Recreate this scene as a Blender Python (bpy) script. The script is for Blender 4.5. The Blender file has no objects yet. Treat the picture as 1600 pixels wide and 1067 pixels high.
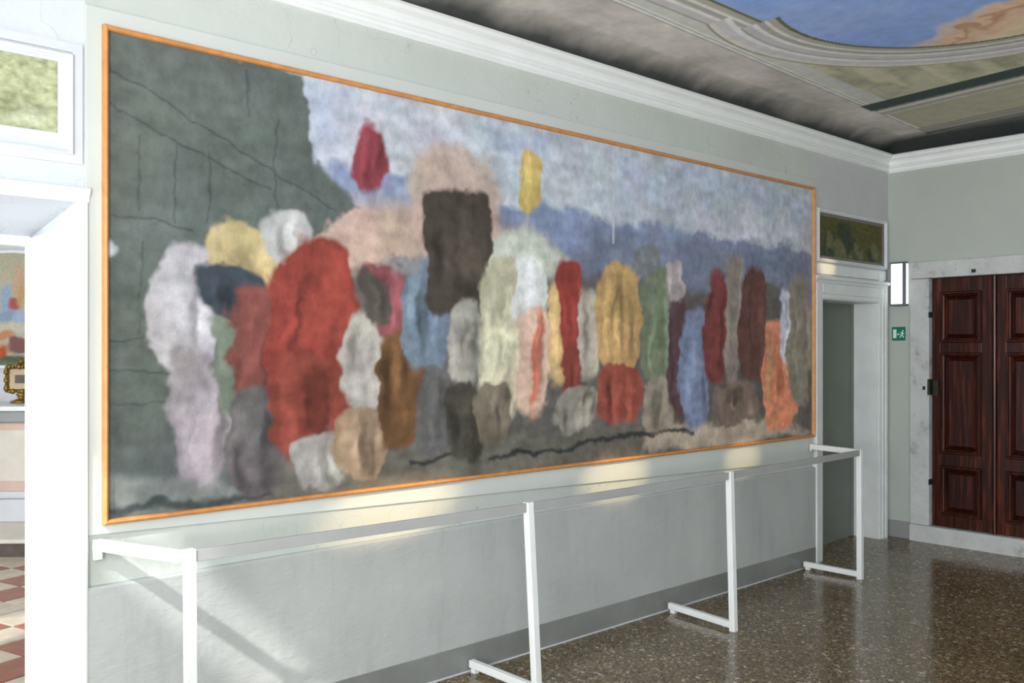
import bpy, bmesh, math, random
import numpy as np
from mathutils import Vector, Matrix
S = bpy.context.scene
COL = S.collection
R = math.radians
rnd = random.Random(7)

# ------------------------------------------------------------ camera
cam = bpy.data.cameras.new('camera')
cam.sensor_width = 36.0
cam.lens = 36.0 * 1417.0 / 1600.0
cam.shift_y = 12.5 / 1600.0
cam.clip_start = 0.05
camo = bpy.data.objects.new('camera', cam)
COL.objects.link(camo)
camo.location = (0, -3.85, 1.75)
camo.rotation_euler = (R(90), 0, R(47.9685 - 90))
S.camera = camo

# ------------------------------------------------------------ light and exposure
S.view_settings.view_transform = 'Standard'
S.view_settings.look = 'None'
S.view_settings.exposure = 0.0
S.view_settings.gamma = 1.0
S.view_settings.use_curve_mapping = False
W = bpy.data.worlds.new('world')
S.world = W
W.use_nodes = True
W.node_tree.nodes['Background'].inputs[0].default_value = (0.62, 0.78, 1.0, 1)
W.node_tree.nodes['Background'].inputs[1].default_value = 1.6

def area(name, loc, direction, sx, sy, power, col, spread=180):
    l = bpy.data.lights.new(name, 'AREA')
    l.shape = 'RECTANGLE'; l.size = sx; l.size_y = sy
    l.energy = power; l.color = col; l.spread = R(spread)
    o = bpy.data.objects.new(name, l); COL.objects.link(o)
    o.location = loc
    o.rotation_euler = Vector(direction).to_track_quat('-Z', 'Y').to_euler()
    return o

# daylight entering by the tall windows in the left wall, the front wall and the chapel
area('added_low_fill', (-0.74, -0.72, 1.1), (1, 0, 0), 0.8, 1.5, 36, (0.98, 0.99, 1.0))  # added low window light to brighten the lower left of the back wall
area('daylight_left_window', (-0.74, -2.90, 1.95), (1, 0, 0.3), 1.5, 1.9, 172, (0.985, 0.99, 0.99))
area('daylight_left_window_far', (-0.74, -5.35, 1.95), (1, 0, 0.3), 1.5, 1.9, 140, (0.985, 0.99, 0.99))
area('daylight_front_window', (1.6, -7.38, 1.95), (0, 1, 0.5), 1.5, 1.9, 24, (0.985, 0.99, 0.99))
area('daylight_front_window_far', (5.4, -7.38, 1.95), (0, 1, 0), 1.5, 1.9, 3, (0.985, 0.99, 0.99))
area('daylight_chapel_window', (-1.85, 2.9, 2.1), (1, 0, 0), 1.6, 2.0, 150, (1.0, 0.99, 0.97))

sun = bpy.data.lights.new('sun', 'SUN')
sun.energy = 3.9; sun.angle = R(1.6); sun.color = (1.0, 0.99, 0.97)
suno = bpy.data.objects.new('sun', sun); COL.objects.link(suno)
suno.rotation_euler = Vector((1.6, 1.0, -1.78)).to_track_quat('-Z', 'Y').to_euler()

def spot(name, loc, target, power, size, blend, stretch, col=(1.0, 0.72, 0.38), soft=0.02):
    l = bpy.data.lights.new(name, 'SPOT')
    l.energy = power; l.spot_size = R(size); l.spot_blend = blend; l.color = col
    l.shadow_soft_size = soft
    o = bpy.data.objects.new(name, l); COL.objects.link(o)
    o.location = loc
    d = Vector(target) - Vector(loc)
    o.rotation_euler = d.to_track_quat('-Z', 'Y').to_euler()
    o.scale = (stretch, 1, 1)
# added unseen warm spots: golden patches under the painting and above the grey doorway
spot('warm_spot', (3.0, -3.0, 3.4), (2.65, 0, 0.93), 700, 5, 1.0, 3.2)
spot('warm_spot', (4.4, -3.0, 3.4), (4.35, 0, 0.93), 600, 5, 1.0, 2.4)
spot('warm_spot', (5.8, -3.0, 3.4), (5.75, 0, 0.93), 400, 4, 1.0, 2.2)
spot('warm_spot', (7.0, -3.0, 3.4), (6.98, 0, 2.43), 300, 4, 1.0, 1.6)

# ------------------------------------------------------------ materials
MATS = {}
def nd(nt, t, **kw):
    n = nt.nodes.new(t)
    for k, v in kw.items():
        setattr(n, k, v)
    return n
def lin(c):
    return tuple((x/255/12.92 if x/255 <= 0.04045 else ((x/255+0.055)/1.055)**2.4) for x in c) + (1,)
def mat(name, rough=0.6, spec=0.5, metal=0.0):
    m = bpy.data.materials.new(name); m.use_nodes = True
    nt = m.node_tree
    b = nt.nodes['Principled BSDF']
    b.inputs['Roughness'].default_value = rough
    b.inputs['Specular IOR Level'].default_value = spec
    b.inputs['Metallic'].default_value = metal
    MATS[name] = m
    return m, nt, b
def coords(nt, scale=(1, 1, 1), obj=True):
    tc = nd(nt, 'ShaderNodeTexCoord'); mp = nd(nt, 'ShaderNodeMapping')
    mp.inputs['Scale'].default_value = scale
    nt.links.new(tc.outputs['Object' if obj else 'Generated'], mp.inputs['Vector'])
    return mp.outputs['Vector']
def noise(nt, vec, scale, detail=4, rough=0.55):
    n = nd(nt, 'ShaderNodeTexNoise')
    n.inputs['Scale'].default_value = scale; n.inputs['Detail'].default_value = detail
    n.inputs['Roughness'].default_value = rough
    nt.links.new(vec, n.inputs['Vector'])
    return n.outputs['Fac']
def ramp(nt, fac, stops):
    r = nd(nt, 'ShaderNodeValToRGB')
    el = r.color_ramp.elements
    while len(el) < len(stops): el.new(0.5)
    for e, (p, c) in zip(el, stops):
        e.position = p; e.color = c
    nt.links.new(fac, r.inputs['Fac'])
    return r.outputs['Color']
def mixc(nt, fac, a, b, mode='MIX'):
    m = nd(nt, 'ShaderNodeMix', data_type='RGBA', blend_type=mode)
    for key, v in ((0, fac), (6, a), (7, b)):
        if hasattr(v, 'links'): nt.links.new(v, m.inputs[key])
        else: m.inputs[key].default_value = v
    return m.outputs[2]
def mth(nt, op, a, b=None):
    m = nd(nt, 'ShaderNodeMath', operation=op)
    for i, v in enumerate((a, b)):
        if v is None: continue
        if hasattr(v, 'links'): nt.links.new(v, m.inputs[i])
        else: m.inputs[i].default_value = v
    return m.outputs[0]
def bump(nt, b, h, strength, dist=0.01):
    n = nd(nt, 'ShaderNodeBump')
    n.inputs['Strength'].default_value = strength; n.inputs['Distance'].default_value = dist
    nt.links.new(h, n.inputs['Height']); nt.links.new(n.outputs[0], b.inputs['Normal'])

def simple(name, col, rough=0.5, spec=0.5, metal=0.0, var=0.12, nscale=6, bmp=0.05, stretch=(1, 1, 1)):
    m, nt, b = mat(name, rough, spec, metal)
    v = coords(nt, stretch)
    n = noise(nt, v, nscale)
    c = lin(col)
    lo = tuple(x*(1-var) for x in c[:3]) + (1,); hi = tuple(min(1, x*(1+var)) for x in c[:3]) + (1,)
    nt.links.new(ramp(nt, n, [(0.3, lo), (0.7, hi)]), b.inputs['Base Color'])
    if bmp: bump(nt, b, noise(nt, v, nscale*8, 5), bmp, 0.004)
    return m

simple('frame_white', (218, 221, 224), 0.4, 0.4, var=0.03, bmp=0.02)
simple('white_enamel', (236, 238, 236), 0.35, 0.4, var=0.03, bmp=0.02)
simple('white_plaster', (214, 216, 220), 0.6, 0.3, var=0.03)
simple('cornice_white', (240, 242, 240), 0.4, 0.5, var=0.03)
simple('white_stone_paint', (226, 230, 228), 0.45, 0.4, var=0.05)
simple('grey_metal', (176, 176, 174), 0.42, 0.4, 0.15, var=0.05, bmp=0.02)
simple('orange_wood', (204, 140, 80), 0.4, 0.4, var=0.15, nscale=5, stretch=(4, 4, 4))
simple('surround_plaster', (203, 208, 202), 0.75, 0.2, var=0.05, nscale=1.6, bmp=0.12)
simple('dark_gap', (30, 28, 26), 0.8)
simple('grey_door', (122, 128, 120), 0.6, 0.3, var=0.06)
simple('far_plaster', (186, 192, 184), 0.8, 0.2, var=0.05, nscale=1.4, bmp=0.08)
simple('grey_base', (150, 152, 150), 0.5, 0.4, var=0.06, nscale=3, bmp=0.06)
simple('umber_mount', (118, 112, 112), 0.6)
simple('base_stone', (132, 134, 130), 0.35, 0.5, var=0.16, nscale=3, bmp=0.1)
simple('housing', (96, 100, 108), 0.4)
simple('iron', (58, 62, 48), 0.5, 0.5, 0.6)
simple('sign_green', (0, 122, 96), 0.4, var=0.02, bmp=0)
simple('sign_white', (235, 240, 238), 0.5, var=0.02, bmp=0)
simple('gilt', (150, 120, 60), 0.35, 0.5, 0.85, var=0.4, nscale=30, bmp=0.6)
simple('gilt_mount', (196, 176, 140), 0.5)
simple('chapel_cream', (222, 214, 200), 0.6, var=0.08)
simple('chapel_pink', (214, 184, 168), 0.5, var=0.08)
simple('chapel_dark_stone', (88, 78, 70), 0.5, var=0.3, nscale=9)
simple('tile_cream', (190, 178, 158), 0.35, var=0.18, nscale=7)
simple('tile_red', (142, 86, 68), 0.35, var=0.22, nscale=7)
simple('tile_grey', (140, 136, 134), 0.35, var=0.18, nscale=7)

def emat(name, col, strength):
    m, nt, b = mat(name, 0.3)
    b.inputs['Base Color'].default_value = (0.85, 0.87, 0.9, 1)
    b.inputs['Emission Color'].default_value = col
    b.inputs['Emission Strength'].default_value = strength
    return m
emat('lamp_diffuser', (0.93, 0.96, 1.0, 1), 1.1)

# rough stone with chips and stains
def stone():
    m, nt, b = mat('worn_stone', 0.6, 0.3)
    v = coords(nt)
    n = noise(nt, v, 5, 8, 0.65)
    c = ramp(nt, n, [(0.28, lin((140, 134, 126))), (0.42, lin((196, 198, 196))), (0.75, lin((214, 217, 216)))])
    n2 = noise(nt, v, 22, 6, 0.7)
    c = mixc(nt, ramp(nt, n2, [(0.60, (0, 0, 0, 1)), (0.72, (0.7, 0.7, 0.7, 1))]), c, lin((150, 140, 130)))
    nt.links.new(c, b.inputs['Base Color'])
    bump(nt, b, noise(nt, v, 14, 8, 0.7), 0.5, 0.01)
stone()

# main wall: plaster, the end bays painted a paler tone than the middle
def wall_main():
    m, nt, b = mat('main_wall_plaster', 0.75, 0.25)
    g = nd(nt, 'ShaderNodeNewGeometry'); sp = nd(nt, 'ShaderNodeSeparateXYZ')
    nt.links.new(g.outputs['Position'], sp.inputs[0])
    v = g.outputs['Position']
    n = noise(nt, v, 1.3, 6)
    mid = ramp(nt, n, [(0.3, lin((192, 198, 190))), (0.7, lin((205, 209, 203)))])
    left = ramp(nt, n, [(0.3, lin((206, 210, 218))), (0.7, lin((216, 220, 226)))])
    right = ramp(nt, n, [(0.3, lin((196, 196, 198))), (0.7, lin((210, 209, 210)))])
    c = mixc(nt, mth(nt, 'LESS_THAN', sp.outputs['X'], 1.162), mid, left)
    c = mixc(nt, mth(nt, 'GREATER_THAN', sp.outputs['X'], 6.757), c, right)
    # hairline cracks
    vo = nd(nt, 'ShaderNodeTexVoronoi', feature='DISTANCE_TO_EDGE'); vo.inputs['Scale'].default_value = 1.1
    wn = nd(nt, 'ShaderNodeTexNoise'); wn.inputs['Scale'].default_value = 4
    nt.links.new(v, wn.inputs['Vector'])
    ad = nd(nt, 'ShaderNodeVectorMath', operation='ADD')
    nt.links.new(v, ad.inputs[0]); nt.links.new(wn.outputs['Color'], ad.inputs[1]); nt.links.new(ad.outputs[0], vo.inputs['Vector'])
    cr = ramp(nt, vo.outputs['Distance'], [(0.0, (0.35, 0.35, 0.35, 1)), (0.004, (0, 0, 0, 1))])
    c = mixc(nt, cr, c, lin((120, 120, 116)))
    nt.links.new(c, b.inputs['Base Color'])
    bump(nt, b, noise(nt, v, 9, 8, 0.6), 0.25, 0.02)
wall_main()

def dado():
    m, nt, b = mat('dado_plaster', 0.6, 0.35)
    g = nd(nt, 'ShaderNodeNewGeometry'); v = g.outputs['Position']
    n = noise(nt, v, 1.6, 6)
    c = ramp(nt, n, [(0.3, lin((178, 181, 178))), (0.7, lin((192, 194, 190)))])
    mp = nd(nt, 'ShaderNodeMapping'); mp.inputs['Scale'].default_value = (9, 9, 1.2)
    nt.links.new(v, mp.inputs['Vector'])
    st = noise(nt, mp.outputs[0], 1.0, 6, 0.7)
    c = mixc(nt, ramp(nt, st, [(0.52, (0, 0, 0, 1)), (0.75, (0.35, 0.35, 0.35, 1))]), c, lin((150, 152, 152)))
    nt.links.new(c, b.inputs['Base Color'])
    mp2 = nd(nt, 'ShaderNodeMapping'); mp2.inputs['Scale'].default_value = (5, 5, 14); mp2.inputs['Rotation'].default_value = (0, R(25), 0)
    nt.links.new(v, mp2.inputs['Vector'])
    h = mth(nt, 'ADD', noise(nt, mp2.outputs[0], 3.0, 8, 0.65), noise(nt, v, 18, 6))
    bump(nt, b, h, 0.42, 0.009)
dado()

def terrazzo():
    m, nt, b = mat('terrazzo', 0.16, 0.5)
    g = nd(nt, 'ShaderNodeNewGeometry'); v = g.outputs['Position']
    base = ramp(nt, noise(nt, v, 1.1, 5), [(0.3, lin((106, 92, 60))), (0.5, lin((122, 108, 76))), (0.7, lin((134, 114, 80)))])
    def chips(scale, stops, w):
        vo = nd(nt, 'ShaderNodeTexVoronoi'); vo.inputs['Scale'].default_value = scale
        nt.links.new(v, vo.inputs['Vector'])
        ve = nd(nt, 'ShaderNodeTexVoronoi', feature='DISTANCE_TO_EDGE'); ve.inputs['Scale'].default_value = scale
        nt.links.new(v, ve.inputs['Vector'])
        sx = nd(nt, 'ShaderNodeSeparateColor'); nt.links.new(vo.outputs['Color'], sx.inputs[0])
        col = ramp(nt, sx.outputs[0], stops); 
        col.node.color_ramp.interpolation = 'CONSTANT'
        mask = mth(nt, 'MULTIPLY', mth(nt, 'GREATER_THAN', ve.outputs['Distance'], w), mth(nt, 'GREATER_THAN', sx.outputs[1], 0.3))
        return col, mask
    c1, m1 = chips(95, [(0, lin((66, 56, 46))), (0.25, lin((132, 118, 94))), (0.5, lin((98, 84, 66))), (0.68, lin((146, 116, 80))), (0.82, lin((178, 168, 150))), (0.94, lin((42, 38, 34)))], 0.06)
    c2, m2 = chips(48, [(0, lin((80, 68, 54))), (0.35, lin((120, 108, 88))), (0.62, lin((112, 84, 56))), (0.80, lin((176, 164, 142))), (0.91, lin((210, 202, 184))), (0.95, lin((50, 46, 42)))], 0.09)
    c = mixc(nt, m1, base, c1)
    sel = mth(nt, 'MULTIPLY', m2, 0.75)
    c = mixc(nt, sel, c, c2)
    big = noise(nt, v, 0.8, 3)
    c = mixc(nt, 1.0, c, ramp(nt, big, [(0.3, (0.82, 0.80, 0.76, 1)), (0.7, (1, 1, 1, 1))]), 'MULTIPLY')
    nt.links.new(c, b.inputs['Base Color'])
    nt.links.new(ramp(nt, noise(nt, v, 3, 5), [(0.3, (0.10, 0.10, 0.10, 1)), (0.7, (0.24, 0.24, 0.24, 1))]), b.inputs['Roughness'])
    bump(nt, b, noise(nt, v, 3.5, 3), 0.05, 0.02)
terrazzo()

def wood():
    m, nt, b = mat('dark_walnut', 0.3, 0.4)
    v = coords(nt, (30, 30, 1.6))
    n = noise(nt, v, 1.4, 8, 0.65)
    c = ramp(nt, n, [(0.25, lin((20, 7, 4))), (0.5, lin((56, 20, 10))), (0.75, lin((132, 56, 24)))])
    v2 = coords(nt, (3, 3, 1))
    c = mixc(nt, ramp(nt, noise(nt, v2, 1.3, 3), [(0.35, (0, 0, 0, 1)), (0.7, (0.55, 0.55, 0.55, 1))]), c, lin((26, 9, 6)))
    nt.links.new(c, b.inputs['Base Color'])
    bump(nt, b, n, 0.12, 0.004)
wood()

def painted(name, rough=0.7, bscale=60, bstr=0.15, vs=(1, 1, 1), amt=0.2):
    m, nt, b = mat(name, rough, 0.25)
    a = nd(nt, 'ShaderNodeVertexColor'); a.layer_name = 'paint'
    g = nd(nt, 'ShaderNodeNewGeometry')
    mp = nd(nt, 'ShaderNodeMapping'); mp.inputs['Scale'].default_value = vs
    nt.links.new(g.outputs['Position'], mp.inputs['Vector'])
    n = noise(nt, mp.outputs[0], bscale, 8, 0.7)
    c = mixc(nt, 1.0, a.outputs[0], ramp(nt, n, [(0.3, (1-amt, 1-amt, 1-amt, 1)), (0.7, (1+amt, 1+amt, 1+amt, 1))]), 'MULTIPLY')
    nt.links.new(c, b.inputs['Base Color'])
    bump(nt, b, n, bstr, 0.01)
painted('fresco_paint', 0.6, 14, 0.25, (1.3, 1, 1.0), 0.22)
painted('ceiling_paint', 0.8, 10, 0.05, (1, 1, 1), 0.12)
painted('relief_paint', 0.7, 40, 0.1, (1, 1, 1), 0.15)

# ------------------------------------------------------------ mesh helpers
class MB:
    def __init__(s): s.v = []; s.f = []
    def box(s, x0, x1, y0, y1, z0, z1):
        n = len(s.v)
        for z in (z0, z1):
            for x, y in ((x0, y0), (x1, y0), (x1, y1), (x0, y1)): s.v.append((x, y, z))
        for q in ((3, 2, 1, 0), (4, 5, 6, 7), (0, 1, 5, 4), (1, 2, 6, 5), (2, 3, 7, 6), (3, 0, 4, 7)):
            s.f.append(tuple(n+i for i in q))
        return s
    def bar(s, a, b, w, t, up=(0, 0, 1)):
        """box from a to b, w across (horizontal side), t along up"""
        a = Vector(a); b = Vector(b); d = (b-a).normalized()
        side = d.cross(Vector(up)).normalized(); u = side.cross(d).normalized()
        n = len(s.v)
        for p in (a, b):
            for i, j in ((-1, -1), (1, -1), (1, 1), (-1, 1)):
                s.v.append(tuple(p + side*(i*w/2) + u*(j*t/2)))
        for q in ((0, 1, 2, 3), (7, 6, 5, 4), (4, 5, 1, 0), (5, 6, 2, 1), (6, 7, 3, 2), (7, 4, 0, 3)):
            s.f.append(tuple(n+i for i in q))
        return s
    def prism(s, prof, p0, p1, au, av):
        """closed profile [(u,v)] swept from p0 to p1; au, av unit axes"""
        n = len(s.v); k = len(prof); au = Vector(au); av = Vector(av)
        for p in (Vector(p0), Vector(p1)):
            for u, v in prof: s.v.append(tuple(p + au*u + av*v))
        for i in range(k):
            j = (i+1) % k
            s.f.append((n+i, n+j, n+k+j, n+k+i))
        s.f.append(tuple(n+i for i in range(k))[::-1]); s.f.append(tuple(n+k+i for i in range(k)))
        return s
    def mitre_frame(s, rect, prof, axis, sign, base):
        """picture moulding around rect=(u0,u1,z0,z1) on a wall; prof [(inward, out)]"""
        u0, u1, z0, z1 = rect; n = len(s.v); k = len(prof)
        for (cu, cz, du, dz) in ((u0, z0, 1, 1), (u1, z0, -1, 1), (u1, z1, -1, -1), (u0, z1, 1, -1)):
            for a, o in prof:
                uu = cu + du*a; zz = cz + dz*a; d = base + sign*o
                s.v.append((uu, d, zz) if axis == 'y' else (d, uu, zz))
        for c in range(4):
            e = (c+1) % 4
            for i in range(k):
                j = (i+1) % k
                s.f.append((n+c*k+i, n+e*k+i, n+e*k+j, n+c*k+j))
        return s
    def lathe(s, prof, c=(0, 0, 0), seg=20):
        n = len(s.v); k = len(prof)
        for i in range(seg):
            a = 2*math.pi*i/seg
            for r, z in prof: s.v.append((c[0]+r*math.cos(a), c[1]+r*math.sin(a), c[2]+z))
        for i in range(seg):
            j = (i+1) % seg
            for q in range(k-1): s.f.append((n+i*k+q, n+j*k+q, n+j*k+q+1, n+i*k+q+1))
        return s
    def build(s, name, m, parent=None, bev=0, smooth=False, loc=None):
        me = bpy.data.meshes.new(name)
        me.from_pydata(s.v, [], s.f)
        bm = bmesh.new(); bm.from_mesh(me); bmesh.ops.recalc_face_normals(bm, faces=bm.faces); bm.to_mesh(me); bm.free()
        if loc is not None:
            me.transform(Matrix.Translation(-Vector(loc)))
        me.materials.append(MATS[m])
        o = bpy.data.objects.new(name, me); COL.objects.link(o)
        if smooth:
            for p in me.polygons: p.use_smooth = True
        if loc is not None: o.location = loc
        if parent is not None:
            o.parent = parent
            if loc is None: o.location = -world_loc(parent)
            else: o.location = Vector(loc) - world_loc(parent)
        if bev:
            b = o.modifiers.new('bevel', 'BEVEL'); b.width = bev; b.segments = 2; b.limit_method = 'ANGLE'
        return o
def world_loc(o):
    l = Vector(o.location)
    while o.parent is not None:
        o = o.parent; l = l + Vector(o.location)
    return l
def thing(name, label, cat, loc, group=None):
    o = bpy.data.objects.new(name, None); COL.objects.link(o); o.location = loc
    o.empty_display_size = 0.1
    o['label'] = label; o['category'] = cat
    if group: o['group'] = group
    return o
def struct(o): o['kind'] = 'structure'; return o
def sroot(name, loc):
    o = bpy.data.objects.new(name, None); COL.objects.link(o); o.location = loc
    o['kind'] = 'structure'; return o

# ------------------------------------------------------------ painter: colour regions worked out on a fine grid
def vnoise(shape, cells, seed):
    r = np.random.RandomState(seed)
    gy, gx = cells
    g = r.rand(gy+2, gx+2)
    y = np.linspace(0, gy, shape[0]); x = np.linspace(0, gx, shape[1])
    yi = np.minimum(y.astype(int), gy-1); xi = np.minimum(x.astype(int), gx-1)
    fy = y-yi; fx = x-xi; fy = fy*fy*(3-2*fy); fx = fx*fx*(3-2*fx)
    a = g[yi][:, xi]; b = g[yi][:, xi+1]; c = g[yi+1][:, xi]; d = g[yi+1][:, xi+1]
    fx = fx[None, :]; fy = fy[:, None]
    return (a*(1-fx)+b*fx)*(1-fy) + (c*(1-fx)+d*fx)*fy - 0.5
def poly_sd(X, Y, pts):
    """signed distance, negative inside"""
    d = np.full(X.shape, 1e9); ins = np.zeros(X.shape, bool)
    k = len(pts)
    for i in range(k):
        ax, ay = pts[i]; bx, by = pts[(i+1) % k]
        ex, ey = bx-ax, by-ay; L = ex*ex+ey*ey + 1e-12
        t = np.clip(((X-ax)*ex + (Y-ay)*ey)/L, 0, 1)
        d = np.minimum(d, (X-ax-t*ex)**2 + (Y-ay-t*ey)**2)
        c = (ay > Y) != (by > Y)
        with np.errstate(divide='ignore', invalid='ignore'):
            xx = ex*(Y-ay)/(by-ay if by != ay else 1e-9) + ax
        ins ^= c & (X < xx)
    d = np.sqrt(d)
    return np.where(ins, -d, d)
class Canvas:
    def __init__(s, x0, x1, y0, y1, step, base):
        s.nx = int((x1-x0)/step)+1; s.ny = int((y1-y0)/step)+1
        s.X, s.Y = np.meshgrid(np.linspace(x0, x1, s.nx), np.linspace(y0, y1, s.ny))
        s.C = np.zeros((s.ny, s.nx, 3)) + np.array(base)
        sh = s.X.shape; w = x1-x0; h = y1-y0
        def n(c, sd): return vnoise(sh, (max(2, int(h*c)), max(2, int(w*c))), sd)
        s.wx = n(5, 1)*1.0 + n(14, 2)*0.55 + n(40, 3)*0.25
        s.wy = n(5, 4)*1.0 + n(14, 5)*0.55 + n(40, 6)*0.25
    def put(s, mask, col):
        s.C += mask[..., None]*(np.array(col)-s.C)
    def cov(s, sd, soft):
        t = np.clip(0.5 - sd/max(soft, 1e-4)/2, 0, 1)
        return t*t*(3-2*t)
    def draw(s, items):
        for kind, g, col, soft, warp in items:
            X = s.X + s.wx*warp*2; Y = s.Y + s.wy*warp*2
            if kind == 'p': sd = poly_sd(X, Y, g)
            else:
                cx, cy, rx, ry, a = g
                q = (np.abs((X-cx)/rx)**3.0 + np.abs((Y-cy)/ry)**3.0)**(1/3.0)
                sd = (q-1)*min(rx, ry)
            s.put(s.cov(sd, soft), col)
    def mesh(s, name, m, fn, parent=None):
        """fn maps (X,Y) arrays to N x 3 coordinates"""
        co = fn(s.X.ravel(), s.Y.ravel()).astype(np.float32)
        idx = np.arange(s.nx*s.ny).reshape(s.ny, s.nx)
        q = np.stack([idx[:-1, :-1], idx[:-1, 1:], idx[1:, 1:], idx[1:, :-1]], -1).reshape(-1, 4)
        me = bpy.data.meshes.new(name)
        me.vertices.add(len(co)); me.vertices.foreach_set('co', co.ravel())
        me.loops.add(q.size); me.loops.foreach_set('vertex_index', q.ravel().astype(np.int32))
        me.polygons.add(len(q)); me.polygons.foreach_set('loop_start', np.arange(0, q.size, 4, dtype=np.int32))
        me.update(calc_edges=True)
        at = me.color_attributes.new('paint', 'FLOAT_COLOR', 'POINT')
        c = np.ones((s.nx*s.ny, 4), np.float32); c[:, :3] = np.clip(s.C.reshape(-1, 3), 0, 1)
        at.data.foreach_set('color', c.ravel())
        me.materials.append(MATS[m])
        o = bpy.data.objects.new(name, me); COL.objects.link(o)
        if parent is not None: o.parent = parent; o.location = -world_loc(parent)
        return o

# ============================================================ SETTING
XR = 8.09           # inner face of the far (right) wall
XL = -0.8           # inner face of the left wall
YF = -7.5           # inner face of the front wall, behind the photographer
ZC = 3.62           # ceiling

# ---- floor (rises slightly towards the far wall, as old floors do)
def floor():
    xs = [XL, 5.9, 6.5, 7.1, 7.6, 8.1, 8.9]; zs = [0, 0, 0.002, 0.018, 0.038, 0.055, 0.06]
    m = MB()
    for x, z in zip(xs, zs):
        m.v += [(x, YF-0.3, z), (x, 0.30 if x > 5.8 else 0.0, z), (x, YF-0.3, -0.2), (x, 0.30 if x > 5.8 else 0.0, -0.2)]
    for i in range(len(xs)-1):
        a = 4*i; b = a+4
        m.f += [(a, b, b+1, a+1), (a+2, a+3, b+3, b+2), (a, a+2, b+2, b), (a+1, b+1, b+3, a+3)]
    m.f += [(0, 1, 3, 2), (a+4, a+6, a+7, a+5)]
    struct(m.build('floor', 'terrazzo'))
floor()

# ---- back wall (the one with the painting), with two doorways
w = MB()
T = 0.71
w.box(XL-0.3, 0.1, 0, T, 0, 3.9)
w.box(1.128, 6.909, 0, T, 0, 3.9)
w.box(7.899, XR+0.3, 0, T, 0, 3.9)
w.prism([(0, 2.337), (T, 2.25), (T, 3.9), (0, 3.9)], (0.1, 0, 0), (1.128, 0, 0), (0, 1, 0), (0, 0, 1))
w.box(6.909, 7.899, 0, T, 2.172, 3.9)
w.box(6.909, 7.899, 0.29, T, 0, 2.172)
wall_back = struct(w.build('wall_back', 'main_wall_plaster'))
# margin of smoother plaster that frames the painting (its lower edge is not quite level)
w = MB()
n0 = [(1.160, 1.003), (6.762, 0.848), (6.762, 3.135), (1.160, 3.135)]
w.prism([(a, b) for a, b in n0], (0, 0.0, 0), (0, -0.014, 0), (1, 0, 0), (0, 0, 1))
w.build('painted_margin', 'surround_plaster', wall_back, bev=0.004)
# dado below
w = MB()
w.prism([(0, 0.13), (-0.026, 0.13), (-0.026, 0.785), (-0.018, 0.795), (0, 0.797)], (1.167, 0, 0), (6.772, 0, 0), (0, 1, 0), (0, 0, 1))
w.build('dado', 'dado_plaster', wall_back)
w = MB(); w.box(1.167, 6.772, -0.029, 0, -0.01, 0.145)
struct(w.build('baseboard_back', 'base_stone', bev=0.003))
w = MB(); w.box(1.167, 6.772, -0.036, -0.0285, -0.01, 0.006); w.build('sealant_line', 'white_plaster', wall_back)

# ---- left wall with windows, front wall with windows
def wall_with_windows(name, axis, pos, thick, a0, a1, wins, sill, head):
    m = MB(); a = a0
    def bx(p, q, z0, z1):
        if axis == 'x': m.box(pos-thick, pos, p, q, z0, z1)
        else: m.box(p, q, pos-thick, pos, z0, z1)
    for (p, q) in wins:
        bx(a, p, 0, 3.9); bx(p, q, 0, sill); bx(p, q, head, 3.9); a = q
    bx(a, a1, 0, 3.9)
    return struct(m.build(name, 'far_plaster'))
m = MB()
# left wall with two tall windows, a high slot window and an added low one near the corner
TW = 0.045
m.box(XL-TW, XL, -0.32, 0, 0, 3.65); m.box(XL-TW, XL, -1.18, -0.32, 1.85, 3.65); m.box(XL-TW, XL, -1.12, -0.32, 0, 0.3); m.box(XL-TW, XL, -1.18, -1.12, 0, 1.85)
m.box(XL-TW, XL, -2.10, -1.18, 0, 3.14); m.box(XL-TW, XL, -2.45, -2.10, 0, 0.9); m.box(XL-TW, XL, -2.45, -2.10, 3.0, 3.14)
m.box(XL-TW, XL, -2.45, -1.18, 3.605, 3.65)
m.box(XL-TW, XL, -3.70, -2.45, 0, 0.9); m.box(XL-TW, XL, -3.70, -2.45, 3.0, 3.65)
m.box(XL-TW, XL, -4.55, -3.70, 0, 3.65)
m.box(XL-TW, XL, -6.15, -4.55, 0, 0.9); m.box(XL-TW, XL, -6.15, -4.55, 3.0, 3.65)
m.box(XL-TW, XL, YF-0.15, -6.15, 0, 3.65)
struct(m.build('wall_left', 'far_plaster'))
wall_with_windows('wall_front', 'y', YF, 0.15, XL-0.15, XR+0.15, [(0.8, 2.4), (4.6, 6.2)], 0.9, 3.0)

# ---- far wall
m = MB()
m.box(XR, XR+0.3, -0.30, 0.0, 0, 3.9)
m.box(XR, XR+0.3, -1.52, -0.30, 2.44, 3.9)
m.box(XR+0.12, XR+0.3, -1.52, -0.30, 0, 2.44)
m.box(XR, XR+0.3, YF-0.15, -1.52, 0, 3.9)
struct(m.build('wall_right', 'far_plaster'))
m = MB(); m.box(XR-0.012, XR, -0.205, -0.0, 0.03, 0.205)
struct(m.build('baseboard_right', 'grey_base', bev=0.003))

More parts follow.
